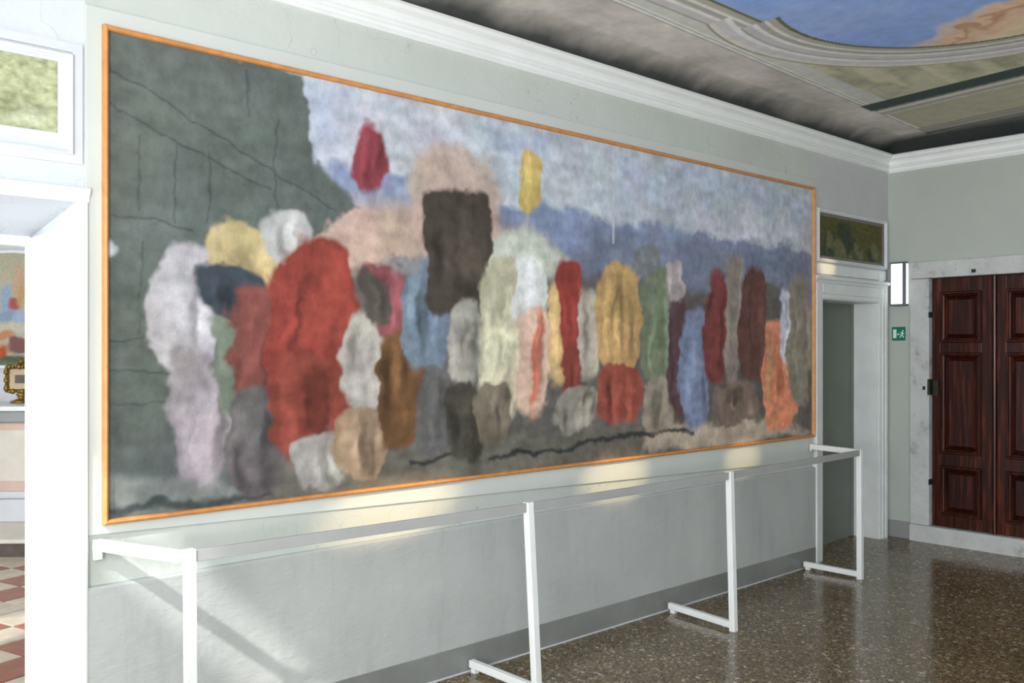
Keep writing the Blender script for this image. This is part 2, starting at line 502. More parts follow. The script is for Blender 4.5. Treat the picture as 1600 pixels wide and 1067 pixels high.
# ---- ceiling slab + painted field
ce = MB(); ce.box(XL-0.045, XR+0.3, YF-0.15, T, 3.65, 3.9)
ceil = struct(ce.build('ceiling', 'white_plaster'))
def paint_ceiling():
    A = 2.1
    def g(c, k=A):
        l = lin(c); return [min(0.85, x*k) for x in l[:3]]
    c = Canvas(XL, XR+0.02, -4.1, 0.02, 0.0095, g((150, 145, 140)))
    X, Y = c.X, c.Y
    sh = X.shape
    n1 = vnoise(sh, (14, 30), 21) + 0.5*vnoise(sh, (40, 90), 22) + 0.25*vnoise(sh, (120, 260), 23)
    n2 = vnoise(sh, (30, 12), 24) + 0.6*vnoise(sh, (90, 40), 25)
    c.C *= (1 + 0.35*n1)[..., None]
    c.C[...] = c.C + 0*n2[..., None]
    # dark band along the cornices, fading inwards with a ragged edge
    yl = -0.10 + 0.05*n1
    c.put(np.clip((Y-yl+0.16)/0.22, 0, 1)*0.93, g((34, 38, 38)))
    # inner field, pale grey stone colour
    yL = -0.584 + (X-3.9)*0.040
    inner = np.clip((yL-0.055-Y)/0.012, 0, 1)
    c.put(inner, g((158, 158, 150)))
    c.put(inner*np.clip(0.5+1.2*n2, 0, 1)*0.5, g((140, 142, 146)))
    # pale double line
    def band(d0, d1, col, a=1.0, s=0.006):
        d = yL - Y
        c.put(np.clip((d-d0)/s+0.5, 0, 1)*np.clip((d1-d)/s+0.5, 0, 1)*a, g(col))
    band(0.0, 0.012, (120, 118, 114)); band(0.012, 0.034, (178, 176, 170)); band(0.034, 0.044, (116, 116, 112)); band(0.044, 0.062, (172, 170, 162))
    # cross bands at the far end
    xl = 6.66 - (-0.49-Y)*0.125     # left edge of dark strip
    def xband(o0, o1, col, a=1.0, ylim=0.0, s=0.008):
        c.put(np.clip((X-xl-o0)/s+0.5, 0, 1)*np.clip((o1-(X-xl))/s+0.5, 0, 1)*np.clip((yL-ylim-Y)/0.01, 0, 1)*a, g(col))
    # rounded field of sky
    cx, cy, r0 = 4.85, -2.03, 1.01
    dc = np.hypot(X-cx, Y-cy) - r0
    dr = np.maximum(np.maximum(X-4.53, 1.2-X), np.maximum(Y+0.97, -3.09-Y))
    # ring bands belong to the round part right of the notch and to the straight part left of it
    def ringbands(d, m):
        for a0, a1, col in ((0, 0.03, (74, 76, 58)), (0.03, 0.075, (132, 130, 122)), (0.075, 0.10, (168, 166, 158)), (0.10, 0.145, (128, 126, 122)),
                            (0.145, 0.175, (176, 174, 168)), (0.175, 0.235, (150, 146, 148)), (0.235, 0.25, (118, 118, 116))):
            c.put(np.clip((d-a0)/0.008+0.5, 0, 1)*np.clip((a1-d)/0.008+0.5, 0, 1)*m, g(col))
    mr = (X < 4.56).astype(float)
    ringbands(dr, mr)
    for a0, a1, col in ((0.25, 0.29, (178, 176, 170)), (0.29, 0.35, (156, 154, 154)), (0.35, 0.39, (166, 162, 156)), (0.39, 0.402, (96, 92, 66))):
        c.put(np.clip((dc-a0)/0.008+0.5, 0, 1)*np.clip((a1-dc)/0.008+0.5, 0, 1)*((X > 4.33)|(dc < 0.3))*(X > 4.33), g(col))
    # olive spandrel
    tri = np.clip((dc-0.402)/0.008, 0, 1)*np.clip((xl-X)/0.008, 0, 1)
    ltri = -0.70 + (X-5.33)*0.02 - 0.0
    tri = tri*np.clip((ltri-Y)/0.008, 0, 1)*(X > 5.3)
    c.put(tri, g((152, 150, 130), 1.95))
    c.put(tri*np.clip(n1*2.2, 0, 1)*0.7, g((112, 110, 92)))
    c.put(tri*np.clip(-n2*2.4, 0, 1)*0.6, g((168, 164, 140)))
    ringbands(dc, (X >= 4.53).astype(float)*(dr > -0.0))
    xband(0.0, 0.20, (46, 58, 56), 1, -0.02)
    xband(0.20, 0.235, (96, 98, 92)); xband(0.235, 0.30, (160, 158, 150)); xband(0.30, 0.36, (128, 124, 118)); xband(0.36, 0.40, (150, 146, 136))
    xband(0.40, 1.03, (136, 133, 114), 1, 0.03)
    ol = ((X-xl) > 0.52)*((X-xl) < 0.98)*(Y < yL-0.10)
    c.put(ol*(0.65+0.5*n1), g((146, 142, 124), 1.9))
    xband(1.03, 1.045, (62, 64, 56)); xband(1.045, 1.10, (128, 124, 116)); xband(1.10, 1.125, (98, 96, 92)); xband(1.125, 1.22, (124, 120, 114)); xband(1.22, 1.26, (80, 80, 76)) 
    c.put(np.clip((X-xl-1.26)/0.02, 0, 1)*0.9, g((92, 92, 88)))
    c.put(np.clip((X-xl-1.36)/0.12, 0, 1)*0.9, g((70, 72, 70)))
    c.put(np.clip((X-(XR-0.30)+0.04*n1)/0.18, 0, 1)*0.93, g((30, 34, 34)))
    # sky picture
    d = np.where(X < 4.53, dr, dc)
    sky = np.clip(-d/0.008+0.5, 0, 1)
    c.put(sky, (0.30, 0.44, 0.85))
    c.put(sky*np.clip(0.5+1.5*n1, 0, 1)*0.5, (0.42, 0.55, 0.85))
    # warm cloud bank drifting in from the far side of the round
    cl = (X-5.38)*0.9 + (Y+1.55)*-0.42 + 0.16*n1 + 0.10*n2
    c.put(sky*np.clip(cl/0.06, 0, 1), g((172, 160, 160), 1.7))
    cl2 = (X-5.50)*0.9 + (Y+1.55)*-0.45 + 0.22*n2 + 0.1*n1
    c.put(sky*np.clip(cl2/0.05, 0, 1), g((196, 166, 142), 1.5))
    c.put(sky*np.clip((cl2-0.10+0.2*n1)/0.03, 0, 1)*np.clip((0.20-cl2)/0.05, 0, 1)*0.7, g((138, 100, 78)))
    c.put(sky*np.clip((cl2-0.27)/0.05, 0, 1), g((204, 180, 152), 1.5))
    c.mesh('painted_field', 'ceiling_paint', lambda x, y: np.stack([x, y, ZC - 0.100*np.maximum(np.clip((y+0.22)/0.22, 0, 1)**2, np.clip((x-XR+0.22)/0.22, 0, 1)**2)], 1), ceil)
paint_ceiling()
m = MB(); m.box(XL-0.05, XR+0.05, YF-0.05, -4.1, ZC, 3.66); m.build('plain_field', 'white_plaster', ceil)

# ---- cornices
prof = [(0, 3.356), (-0.020, 3.356), (-0.026, 3.362), (-0.024, 3.374), (-0.010, 3.378), (-0.010, 3.398), (-0.026, 3.404), (-0.034, 3.414), (-0.030, 3.424),
        (-0.018, 3.428), (-0.022, 3.450), (-0.036, 3.466), (-0.050, 3.472), (-0.066, 3.480), (-0.076, 3.496), (-0.072, 3.512), (-0.058, 3.520), (0, 3.522)]
m = MB(); m.prism(prof, (XL, 0, 0), (XR, 0, 0), (0, 1, 0), (0, 0, 1))
struct(m.build('trim_1', 'cornice_white'))
m = MB(); m.prism([(u*0.8, v-0.006) for u, v in prof], (XR, YF, 0), (XR, 0, 0), (1, 0, 0), (0, 0, 1))
struct(m.build('trim_2', 'cornice_white'))

# ---- door_1: the white doorway to the chapel
d1 = sroot('door_1', (0.614, 0, 0))
for sgn, xo in ((1, 1.128), (-1, 0.1)):
    m = MB()
    pr = [(0, 0), (0, -0.018), (0.006, -0.024), (0.026, -0.024), (0.030, -0.030), (0.038, -0.028), (0.039, 0)]
    m.prism([(u*sgn, v) for u, v in pr], (xo, 0, 0), (xo, 0, 2.337), (1, 0, 0), (0, 1, 0))
    m.build('jamb', 'white_enamel', d1)
m = MB(); m.prism([(0, 2.337), (-0.024, 2.337), (-0.024, 2.362), (-0.034, 2.368), (-0.040, 2.388), (-0.034, 2.393), (0, 2.395)], (0.055, 0, 0), (1.173, 0, 0), (0, 1, 0), (0, 0, 1))
m.build('lintel', 'white_enamel', d1)
m = MB(); m.box(1.119, 1.128, 0.0, T, 0, 2.25)
m.build('reveal_lining', 'white_enamel', d1)
m = MB(); m.box(0.1, 0.109, 0.0, T, 0, 2.25); m.build('reveal_lining', 'white_enamel', d1)
m = MB(); m.box(0.1, 1.128, 0.64, 0.70, 2.215, 2.262); m.build('inner_lintel', 'white_enamel', d1, bev=0.004)
m = MB(); m.box(0.1, 1.128, 0.0, T, -0.05, 0.004); m.build('threshold', 'worn_stone', d1)

# ---- door_2: the grey doorway at the right of the painting
d2 = sroot('door_2', (7.404, 0, 0))
m = MB()
m.prism([(6.772, 0), (6.772, -0.03), (6.778, -0.036), (6.800, -0.036), (6.806, -0.026), (6.845, -0.026), (6.85, -0.018), (6.895, -0.018), (6.909, -0.012), (6.909, 0)],
        (0, 0, 0), (0, 0, 2.30), (1, 0, 0), (0, 1, 0))
m.build('jamb', 'white_stone_paint', d2)
m = MB()
m.prism([(7.899, 0), (7.899, -0.012), (7.912, -0.018), (7.935, -0.018), (7.938, -0.028), (7.965, -0.028), (7.969, -0.018), (7.978, -0.018), (7.982, -0.034), (8.006, -0.038), (8.010, -0.034), (8.010, 0)],
        (0, 0, 0), (0, 0, 2.30), (1, 0, 0), (0, 1, 0))
m.build('jamb', 'white_stone_paint', d2)
m = MB(); m.box(6.909, 7.899, -0.018, 0, 2.172, 2.30); m.box(6.87, 7.93, -0.026, 0, 2.21, 2.222); m.build('lintel', 'white_stone_paint', d2, bev=0.003)
m = MB(); m.prism([(0, 2.30), (-0.03, 2.30), (-0.036, 2.318), (-0.052, 2.330), (-0.056, 2.350), (-0.050, 2.356), (0, 2.358)], (6.760, 0, 0), (8.022, 0, 0), (0, 1, 0), (0, 0, 1))
m.build('cap', 'white_stone_paint', d2)
m = MB(); m.box(7.90, 7.94, -0.03, 0, 2.358, 2.425); m.build('end_block', 'white_stone_paint', d2, bev=0.004)
m = MB(); m.box(7.890, 7.8995, 0.0, 0.245, 0.0, 2.172); m.box(6.909, 7.899, 0.0, 0.245, 2.164, 2.1722); m.build('reveal_lining', 'white_stone_paint', d2)
m = MB(); m.box(6.909, 7.890, 0.245, 0.28, 0.02, 2.172); 
m.build('door_leaf', 'grey_door', d2)
m = MB(); m.box(7.872, 7.890, 0.225, 0.245, 0.02, 2.172); m.build('door_stop', 'grey_door', d2)

# ---- door_3: dark double door in the far wall, in a worn stone surround
d3 = sroot('door_3', (XR, -0.9, 0))
m = MB(); m.box(XR-0.035, XR+0.12, -0.384, -0.214, 0.20, 2.374); m.build('stone_jamb', 'worn_stone', d3, bev=0.006)
m = MB(); m.box(XR-0.035, XR+0.12, -1.60, -1.42, 0.20, 2.374); m.build('stone_jamb', 'worn_stone', d3, bev=0.006)
m = MB(); m.box(XR-0.035, XR+0.12, -1.60, -0.214, 2.378, 2.527); m.build('stone_lintel', 'worn_stone', d3, bev=0.006)
m = MB(); m.box(XR-0.050, XR+0.12, -1.62, -0.212, 0.02, 0.198); m.build('stone_threshold', 'worn_stone', d3, bev=0.012)
m = MB(); m.lathe([(0, 0), (0.007, 0), (0.009, 0.004), (0.006, 0.02), (0.004, 0.03), (0, 0.03)], (0, 0, 0), 10)
for v in (m,):
    v.v = [(XR-0.035-z, -0.345+x, 1.42+y) for x, y, z in v.v]
m.box(XR-0.055, XR-0.035, -0.352, -0.338, 1.395, 1.418)
m.build('iron_hook', 'iron', d3)
m = MB(); m.box(XR-0.058, XR-0.035, -0.768, -0.750, 2.408, 2.422); m.box(XR-0.042, XR-0.035, -0.778, -0.742, 2.402, 2.432); m.build('iron_pin', 'iron', d3, bev=0.003)
def leaf(ya, yb, lock):
    """ya > yb ; door skin at XR+0.02"""
    xf = XR + 0.025
    w_ = ya - yb
    root_o = None
    m = MB()
    st = 0.072 if lock else 0.072
    oy0, oy1 = yb + 0.090, ya - st
    zs = [(0.305, 0.735), (0.842, 1.722), (1.812, 2.252)]
    # frame: stiles and rails
    fr = MB()
    fr.box(xf, xf+0.05, oy1, ya, 0.2, 2.372); fr.box(xf, xf+0.05, yb, oy0, 0.2, 2.372)
    zz = [0.2] + [v for p in zs for v in p] + [2.372]
    for i in range(0, 8, 2):
        fr.box(xf, xf+0.05, oy0, oy1, zz[i], zz[i+1])
    lf = fr.build('door_leaf', 'dark_walnut', d3, bev=0.003)
    for z0, z1 in zs:
        p = MB()
        prof = [(0, -0.002), (0, 0.012), (0.006, 0.020), (0.016, 0.020), (0.024, 0.008), (0.034, 0.002), (0.040, -0.016), (0.050, -0.030), (0.0, -0.034)]
        p.mitre_frame((oy0, oy1, z0, z1), prof, 'x', -1, xf)
        p.build('panel_moulding', 'dark_walnut', lf)
        p = MB()
        a0, a1, b0, b1 = oy0+0.048, oy1-0.048, z0+0.050, z1-0.050
        n = 0; e = 0.022
        p.v = [(xf+0.03, a0, b0), (xf+0.03, a1, b0), (xf+0.03, a1, b1), (xf+0.03, a0, b1), (xf+0.028, a0, b0), (xf+0.028, a1, b0), (xf+0.028, a1, b1), (xf+0.028, a0, b1),
               (xf+0.006, a0+e, b0+e), (xf+0.006, a1-e, b0+e), (xf+0.006, a1-e, b1-e), (xf+0.006, a0+e, b1-e)]
        p.f = [(4, 5, 9, 8), (5, 6, 10, 9), (6, 7, 11, 10), (7, 4, 8, 11), (8, 9, 10, 11), (0, 1, 5, 4), (1, 2, 6, 5), (2, 3, 7, 6), (3, 0, 4, 7), (3, 2, 1, 0)]
        p.build('panel', 'dark_walnut', lf)
    return lf
lfa = leaf(-0.386, -0.890, True)
lfb = leaf(-0.926, -1.420, False)
m = MB(); m.prism([(0, -0.886), (-0.014, -0.888), (-0.022, -0.897), (-0.024, -0.908), (-0.020, -0.918), (-0.010, -0.924), (0, -0.928), (0.05, -0.928), (0.05, -0.886)], (XR+0.025, 0, 0.2), (XR+0.025, 0, 2.372), (1, 0, 0), (0, 1, 0))
m.build('meeting_bead', 'dark_walnut', d3)
m = MB(); m.box(XR-0.045, XR+0.022, -0.392, -0.374, 1.35, 1.49); m.box(XR+0.010, XR+0.026, -0.440, -0.396, 1.34, 1.48); m.box(XR-0.002, XR+0.012, -0.428, -0.410, 1.39, 1.41); m.build('lock_plate', 'iron', lfa, bev=0.004)
m = MB(); m.box(XR-0.04, XR+0.022, -0.390, -0.380, 2.03, 2.08); m.box(XR-0.04, XR+0.022, -0.390, -0.380, 0.56, 0.61); m.build('hinge', 'iron', lfa, bev=0.003)

# ============================================================ THINGS
# ---- the large painting (a plain stand-in: fields and upright strokes of colour)
FR = (1.223, 6.742, 1.040, 3.063)
pic = thing('framed_mural', 'very large wall painting of muted upright colour strokes in a thin orange frame', 'painting', (3.98, -0.02, 1.04))
def paint_mural():
    c = Canvas(FR[0]+0.012, FR[1]-0.012, FR[2]+0.012, FR[3]-0.012, 0.0068, (0.35, 0.36, 0.36))
    c.draw(FRESCO)
    sh = c.X.shape
    v1 = vnoise(sh, (9, 60), 31) + 0.5*vnoise(sh, (26, 110), 32) + 0.6*vnoise(sh, (18, 40), 33) + 0.6*vnoise(sh, (70, 160), 35)
    v2 = vnoise(sh, (50, 60), 34); v3 = vnoise(sh, (10, 26), 36)
    c.C *= (1 + 0.26*v1*np.clip((2.35-c.Y)/0.5, 0.25, 1) + 0.28*v2 + 0.25*v3)[..., None]
    g_ = c.C.mean(-1, keepdims=True); c.C += 0.13*(g_-c.C)
    c.C *= 1 + 0.03*np.stack([vnoise(sh, (12, 36), 41), vnoise(sh, (12, 36), 42), vnoise(sh, (12, 36), 43)], -1)*2
    sm = (np.abs(c.X-4.317) < 0.010)*(c.Y > 2.42)*0.6       # pale canvas seam
    c.put(sm.astype(float), (0.62, 0.64, 0.64))
    def fn(x, y):
        return np.stack([x, np.full_like(x, -0.019), y], 1)
    return c.mesh('painted_canvas', 'fresco_paint', fn, pic)
FRESCO = [
["p",[[1.206,3.111],[6.822,3.092],[6.822,2.41],[1.206,2.076]],[0.549,0.605,0.648],0.05,0.02],
["p",[[2.127,3.068],[2.675,3.083],[2.597,2.775],[2.23,2.629]],[0.343,0.42,0.529],0.12,0.08],
["p",[[2.3,2.98],[3.007,3.009],[2.964,2.625],[2.372,2.522]],[0.507,0.518,0.567],0.14,0.1],
["p",[[3.57,3.069],[4.348,3.078],[4.287,2.623],[3.47,2.613]],[0.501,0.553,0.608],0.12,0.1],
["p",[[4.287,3.068],[6.822,3.039],[6.822,2.725],[4.348,2.752]],[0.475,0.548,0.677],0.14,0.1],
["p",[[4.471,2.766],[6.772,2.773],[6.772,2.59],[4.471,2.539]],[0.494,0.523,0.6],0.12,0.08],
["p",[[3.278,2.984],[3.778,2.99],[3.778,2.838],[3.278,2.842]],[0.399,0.479,0.593],0.1,0.08],
["p",[[5.148,2.711],[6.575,2.703],[6.479,2.593],[5.222,2.539]],[0.643,0.66,0.75],0.08,0.08],
["p",[[2.3,2.632],[2.755,2.617],[3.278,2.585],[3.996,2.594],[5.005,2.609],[6.752,2.521],[6.752,2.146],[3.996,2.164],[2.3,2.141]],[0.233,0.286,0.445],0.03,0.05],
["p",[[3.996,2.535],[6.752,2.51],[6.752,1.781],[3.996,1.93]],[0.208,0.244,0.347],0.08,0.06],
["p",[[2.372,2.522],[2.921,2.552],[2.921,2.484],[2.445,2.451]],[0.346,0.379,0.507],0.04,0.05],
["d",[3.04,2.52,0.297,0.335,0.0],[0.507,0.385,0.309],0.05,0.05],
["d",[2.9,2.16,0.879,0.322,0.0],[0.554,0.385,0.301],0.06,0.04],
["p",[[3.278,2.371],[3.57,2.458],[3.941,2.297],[3.941,2.045],[3.278,2.021]],[0.561,0.595,0.497],0.04,0.03],
["p",[[1.206,1.481],[6.822,1.677],[6.822,0.943],[1.206,1.015]],[0.163,0.15,0.12],0.06,0.04],
["p",[[1.206,1.377],[1.838,1.363],[1.838,0.93],[1.206,1.015]],[0.103,0.121,0.116],0.06,0.05],
["p",[[1.206,1.235],[1.689,1.204],[1.963,1.061],[1.206,1.093]],[0.195,0.208,0.195],0.03,0.03],
["p",[[1.206,1.139],[1.963,1.105],[1.963,1.075],[1.206,1.093]],[0.049,0.061,0.061],0.015,0.03],
["p",[[2.445,1.134],[3.778,1.164],[3.778,1.05],[2.445,1.039]],[0.161,0.149,0.117],0.05,0.05],
["p",[[4.664,1.235],[6.113,1.24],[6.693,1.056],[4.599,1.071]],[0.543,0.431,0.322],0.04,0.04],
["p",[[3.47,1.176],[4.053,1.18],[4.053,1.16],[3.47,1.154]],[0.036,0.039,0.039],0.012,0.03],
["p",[[3.996,1.187],[4.73,1.189],[4.73,1.167],[3.996,1.164]],[0.04,0.043,0.043],0.012,0.03],
["p",[[4.348,1.204],[5.148,1.207],[5.148,1.185],[4.348,1.18]],[0.043,0.046,0.046],0.012,0.03],
["p",[[2.755,1.166],[3.051,1.183],[3.051,1.165],[2.755,1.146]],[0.031,0.033,0.033],0.012,0.03],
["p",[[3.278,1.158],[3.673,1.172],[3.673,1.153],[3.278,1.136]],[0.034,0.037,0.037],0.012,0.03],
["p",[[1.995,2.093],[3.996,2.203],[6.624,2.244],[6.693,1.263],[3.996,1.285],[2.675,1.245],[1.995,1.176]],[0.137,0.125,0.114],0.06,0.06],
["p",[[1.206,3.085],[1.602,3.071],[2.127,3.062],[2.154,2.8],[2.23,2.629],[2.445,2.435],[2.3,2.374],[1.995,2.182],[2.028,1.321],[1.206,1.351]],[0.111,0.133,0.116],0.02,0.05],
["p",[[1.206,2.076],[1.602,2.1],[1.9,1.709],[1.9,1.33],[1.206,1.351]],[0.092,0.108,0.092],0.1,0.08],
["p",[[1.206,3.085],[1.491,3.073],[1.491,2.338],[1.206,2.309]],[0.113,0.131,0.113],0.1,0.08],
["p",[[1.243,2.886],[2.3,2.421],[2.3,2.414],[1.243,2.879]],[0.048,0.059,0.063],0.006,0.02],
["p",[[1.243,2.743],[1.963,2.475],[1.963,2.469],[1.243,2.736]],[0.046,0.058,0.061],0.006,0.02],
["p",[[1.256,2.314],[1.602,2.261],[1.602,2.255],[1.256,2.308]],[0.045,0.056,0.059],0.006,0.02],
["p",[[1.243,1.805],[1.602,1.794],[1.602,1.789],[1.243,1.798]],[0.045,0.056,0.059],0.006,0.02],
["p",[[1.243,1.544],[1.631,1.51],[1.631,1.505],[1.243,1.538]],[0.045,0.056,0.059],0.006,0.02],
["p",[[1.243,1.674],[1.546,1.657],[1.546,1.651],[1.243,1.668]],[0.045,0.056,0.058],0.006,0.02],
["p",[[1.368,2.632],[1.373,2.633],[1.373,2.326],[1.368,2.326]],[0.055,0.068,0.068],0.006,0.02],
["p",[[1.518,2.628],[1.524,2.629],[1.524,2.287],[1.518,2.286]],[0.057,0.069,0.069],0.006,0.02],
["p",[[1.674,2.596],[1.68,2.596],[1.68,2.301],[1.674,2.301]],[0.058,0.071,0.071],0.006,0.02],
["p",[[1.379,2.193],[1.384,2.194],[1.384,1.819],[1.379,1.819]],[0.055,0.068,0.068],0.006,0.02],
["p",[[1.979,2.801],[1.986,2.802],[1.986,2.389],[1.979,2.388]],[0.062,0.076,0.076],0.006,0.02],
["p",[[1.854,3.012],[1.86,3.013],[1.86,2.781],[1.854,2.78]],[0.06,0.074,0.074],0.006,0.02],
["d",[1.614,1.934,0.194,0.264,0.0],[0.4,0.373,0.391],0.014,0.04],
["d",[1.543,1.935,0.03,0.128,0.0],[0.191,0.178,0.187],0.02,0.03],
["d",[1.642,1.922,0.04,0.125,0.0],[0.245,0.229,0.239],0.02,0.03],
["d",[1.751,1.854,0.03,0.119,0.0],[0.25,0.233,0.244],0.02,0.03],
["d",[1.542,1.841,0.019,0.106,0.0],[0.191,0.178,0.187],0.02,0.03],
["d",[1.66,1.857,0.017,0.13,0.0],[0.541,0.504,0.529],0.02,0.03],
["d",[1.69,1.962,0.039,0.131,0.0],[0.635,0.591,0.62],0.02,0.03],
["d",[1.672,1.912,0.041,0.152,0.0],[0.632,0.589,0.618],0.02,0.03],
["d",[1.742,2.003,0.02,0.071,0.0],[0.641,0.596,0.626],0.02,0.03],
["d",[1.538,1.918,0.041,0.131,0.0],[0.529,0.493,0.517],0.02,0.03],
["d",[1.622,1.481,0.128,0.285,0.0],[0.282,0.246,0.26],0.014,0.04],
["d",[1.608,1.447,0.025,0.132,0.0],[0.438,0.381,0.403],0.02,0.03],
["d",[1.637,1.388,0.027,0.165,0.0],[0.379,0.329,0.348],0.02,0.03],
["d",[1.712,1.499,0.023,0.172,0.0],[0.14,0.123,0.129],0.02,0.03],
["d",[1.661,1.38,0.014,0.138,0.0],[0.38,0.33,0.35],0.02,0.03],
["d",[1.555,1.441,0.019,0.125,0.0],[0.373,0.324,0.343],0.02,0.03],
["d",[1.677,1.569,0.018,0.106,0.0],[0.444,0.385,0.408],0.02,0.03],
["d",[1.823,2.096,0.153,0.213,0.0],[0.497,0.378,0.17],0.014,0.04],
["d",[1.904,2.109,0.014,0.058,0.0],[0.678,0.514,0.23],0.02,0.03],
["d",[1.834,2.146,0.032,0.074,0.0],[0.24,0.184,0.085],0.02,0.03],
["d",[1.782,2.105,0.014,0.056,0.0],[0.3,0.229,0.105],0.02,0.03],
["d",[1.925,2.115,0.019,0.114,0.0],[0.681,0.516,0.231],0.02,0.03],
["d",[1.783,2.026,0.032,0.085,0.0],[0.748,0.586,0.261],0.02,0.03],
["d",[1.903,2.014,0.021,0.109,0.0],[0.243,0.186,0.086],0.02,0.03],
["d",[1.849,2.091,0.033,0.09,0.0],[0.304,0.232,0.106],0.02,0.03],
["d",[1.768,1.71,0.081,0.228,0.0],[0.18,0.211,0.152],0.014,0.04],
["d",[1.818,1.761,0.012,0.085,0.0],[0.242,0.284,0.204],0.02,0.03],
["d",[1.714,1.728,0.011,0.058,0.0],[0.11,0.129,0.094],0.02,0.03],
["d",[1.719,1.689,0.013,0.118,0.0],[0.238,0.279,0.2],0.02,0.03],
["d",[1.777,2.024,0.156,0.12,0.0],[0.038,0.051,0.066],0.014,0.04],
["d",[1.801,2.016,0.019,0.059,0.0],[0.02,0.027,0.034],0.02,0.03],
["d",[1.881,2.023,0.019,0.059,0.0],[0.05,0.067,0.088],0.02,0.03],
["d",[1.708,1.979,0.016,0.065,0.0],[0.048,0.065,0.085],0.02,0.03],
["d",[1.734,2.013,0.02,0.031,0.0],[0.024,0.032,0.042],0.02,0.03],
["d",[1.736,2.0,0.017,0.041,0.0],[0.024,0.032,0.042],0.02,0.03],
["d",[1.817,2.054,0.027,0.059,0.0],[0.049,0.067,0.087],0.02,0.03],
["d",[1.816,1.981,0.018,0.064,0.0],[0.02,0.027,0.034],0.02,0.03],
["d",[2.026,2.28,0.112,0.095,0.0],[0.452,0.452,0.431],0.014,0.04],
["d",[2.001,2.245,0.019,0.041,0.0],[0.274,0.274,0.262],0.02,0.03],
["d",[2.072,2.251,0.01,0.036,0.0],[0.277,0.277,0.265],0.02,0.03],
["d",[2.084,2.27,0.015,0.027,0.0],[0.613,0.613,0.585],0.02,0.03],
["d",[2.04,2.261,0.016,0.056,0.0],[0.709,0.709,0.676],0.02,0.03],
["d",[1.872,1.785,0.121,0.273,0.0],[0.209,0.057,0.043],0.014,0.04],
["d",[1.846,1.798,0.017,0.112,0.0],[0.322,0.086,0.064],0.02,0.03],
["d",[1.814,1.669,0.01,0.128,0.0],[0.32,0.086,0.064],0.02,0.03],
["d",[1.882,1.775,0.026,0.072,0.0],[0.324,0.087,0.065],0.02,0.03],
["d",[1.93,1.79,0.021,0.101,0.0],[0.281,0.076,0.057],0.02,0.03],
["d",[1.939,1.677,0.025,0.14,0.0],[0.104,0.03,0.023],0.02,0.03],
["d",[1.888,1.331,0.137,0.233,0.0],[0.129,0.11,0.11],0.014,0.04],
["d",[1.948,1.23,0.012,0.115,0.0],[0.082,0.07,0.07],0.02,0.03],
["d",[1.965,1.345,0.029,0.06,0.0],[0.066,0.057,0.057],0.02,0.03],
["d",[1.825,1.291,0.016,0.106,0.0],[0.196,0.167,0.167],0.02,0.03],
["d",[1.803,1.431,0.028,0.069,0.0],[0.195,0.166,0.166],0.02,0.03],
["d",[1.948,1.403,0.012,0.07,0.0],[0.066,0.057,0.057],0.02,0.03],
["d",[1.825,1.239,0.026,0.111,0.0],[0.064,0.055,0.055],0.02,0.03],
["d",[2.168,1.856,0.252,0.423,0.0],[0.256,0.038,0.023],0.014,0.04],
["d",[2.163,1.826,0.04,0.234,0.0],[0.158,0.025,0.015],0.02,0.03],
["d",[2.087,1.865,0.038,0.183,0.0],[0.124,0.02,0.013],0.02,0.03],
["d",[2.296,2.071,0.049,0.116,0.0],[0.407,0.058,0.034],0.02,0.03],
["d",[2.34,1.981,0.053,0.196,0.0],[0.353,0.051,0.03],0.02,0.03],
["d",[2.049,1.89,0.022,0.168,0.0],[0.334,0.048,0.029],0.02,0.03],
["d",[2.119,1.955,0.027,0.126,0.0],[0.125,0.02,0.013],0.02,0.03],
["d",[2.245,2.035,0.034,0.138,0.0],[0.347,0.05,0.03],0.02,0.03],
["d",[2.154,1.798,0.043,0.213,0.0],[0.126,0.02,0.013],0.02,0.03],
["d",[2.212,1.88,0.036,0.191,0.0],[0.345,0.049,0.03],0.02,0.03],
["d",[2.14,1.891,0.044,0.147,0.0],[0.34,0.049,0.029],0.02,0.03],
["d",[2.178,1.451,0.205,0.256,0.0],[0.249,0.046,0.027],0.014,0.04],
["d",[2.235,1.459,0.019,0.109,0.0],[0.124,0.025,0.015],0.02,0.03],
["d",[2.306,1.339,0.028,0.128,0.0],[0.34,0.061,0.035],0.02,0.03],
["d",[2.071,1.349,0.035,0.119,0.0],[0.379,0.067,0.038],0.02,0.03],
["d",[2.227,1.464,0.038,0.075,0.0],[0.124,0.025,0.015],0.02,0.03],
["d",[2.17,1.459,0.023,0.118,0.0],[0.122,0.024,0.015],0.02,0.03],
["d",[2.224,1.387,0.028,0.1,0.0],[0.124,0.025,0.015],0.02,0.03],
["d",[2.045,1.429,0.019,0.132,0.0],[0.324,0.058,0.034],0.02,0.03],
["d",[2.201,1.505,0.04,0.143,0.0],[0.154,0.03,0.018],0.02,0.03],
["d",[2.2,1.203,0.126,0.138,0.0],[0.385,0.357,0.322],0.014,0.04],
["d",[2.132,1.178,0.023,0.037,0.0],[0.51,0.473,0.426],0.02,0.03],
["d",[2.266,1.209,0.013,0.09,0.0],[0.238,0.221,0.2],0.02,0.03],
["d",[2.192,1.161,0.022,0.048,0.0],[0.601,0.557,0.501],0.02,0.03],
["d",[2.278,1.144,0.02,0.056,0.0],[0.239,0.222,0.2],0.02,0.03],
["d",[2.285,1.18,0.018,0.044,0.0],[0.611,0.566,0.509],0.02,0.03],
["d",[2.471,1.705,0.146,0.255,0.0],[0.457,0.415,0.366],0.014,0.04],
["d",[2.402,1.649,0.019,0.079,0.0],[0.705,0.64,0.563],0.02,0.03],
["d",[2.522,1.695,0.031,0.11,0.0],[0.281,0.256,0.226],0.02,0.03],
["d",[2.398,1.763,0.026,0.115,0.0],[0.275,0.25,0.221],0.02,0.03],
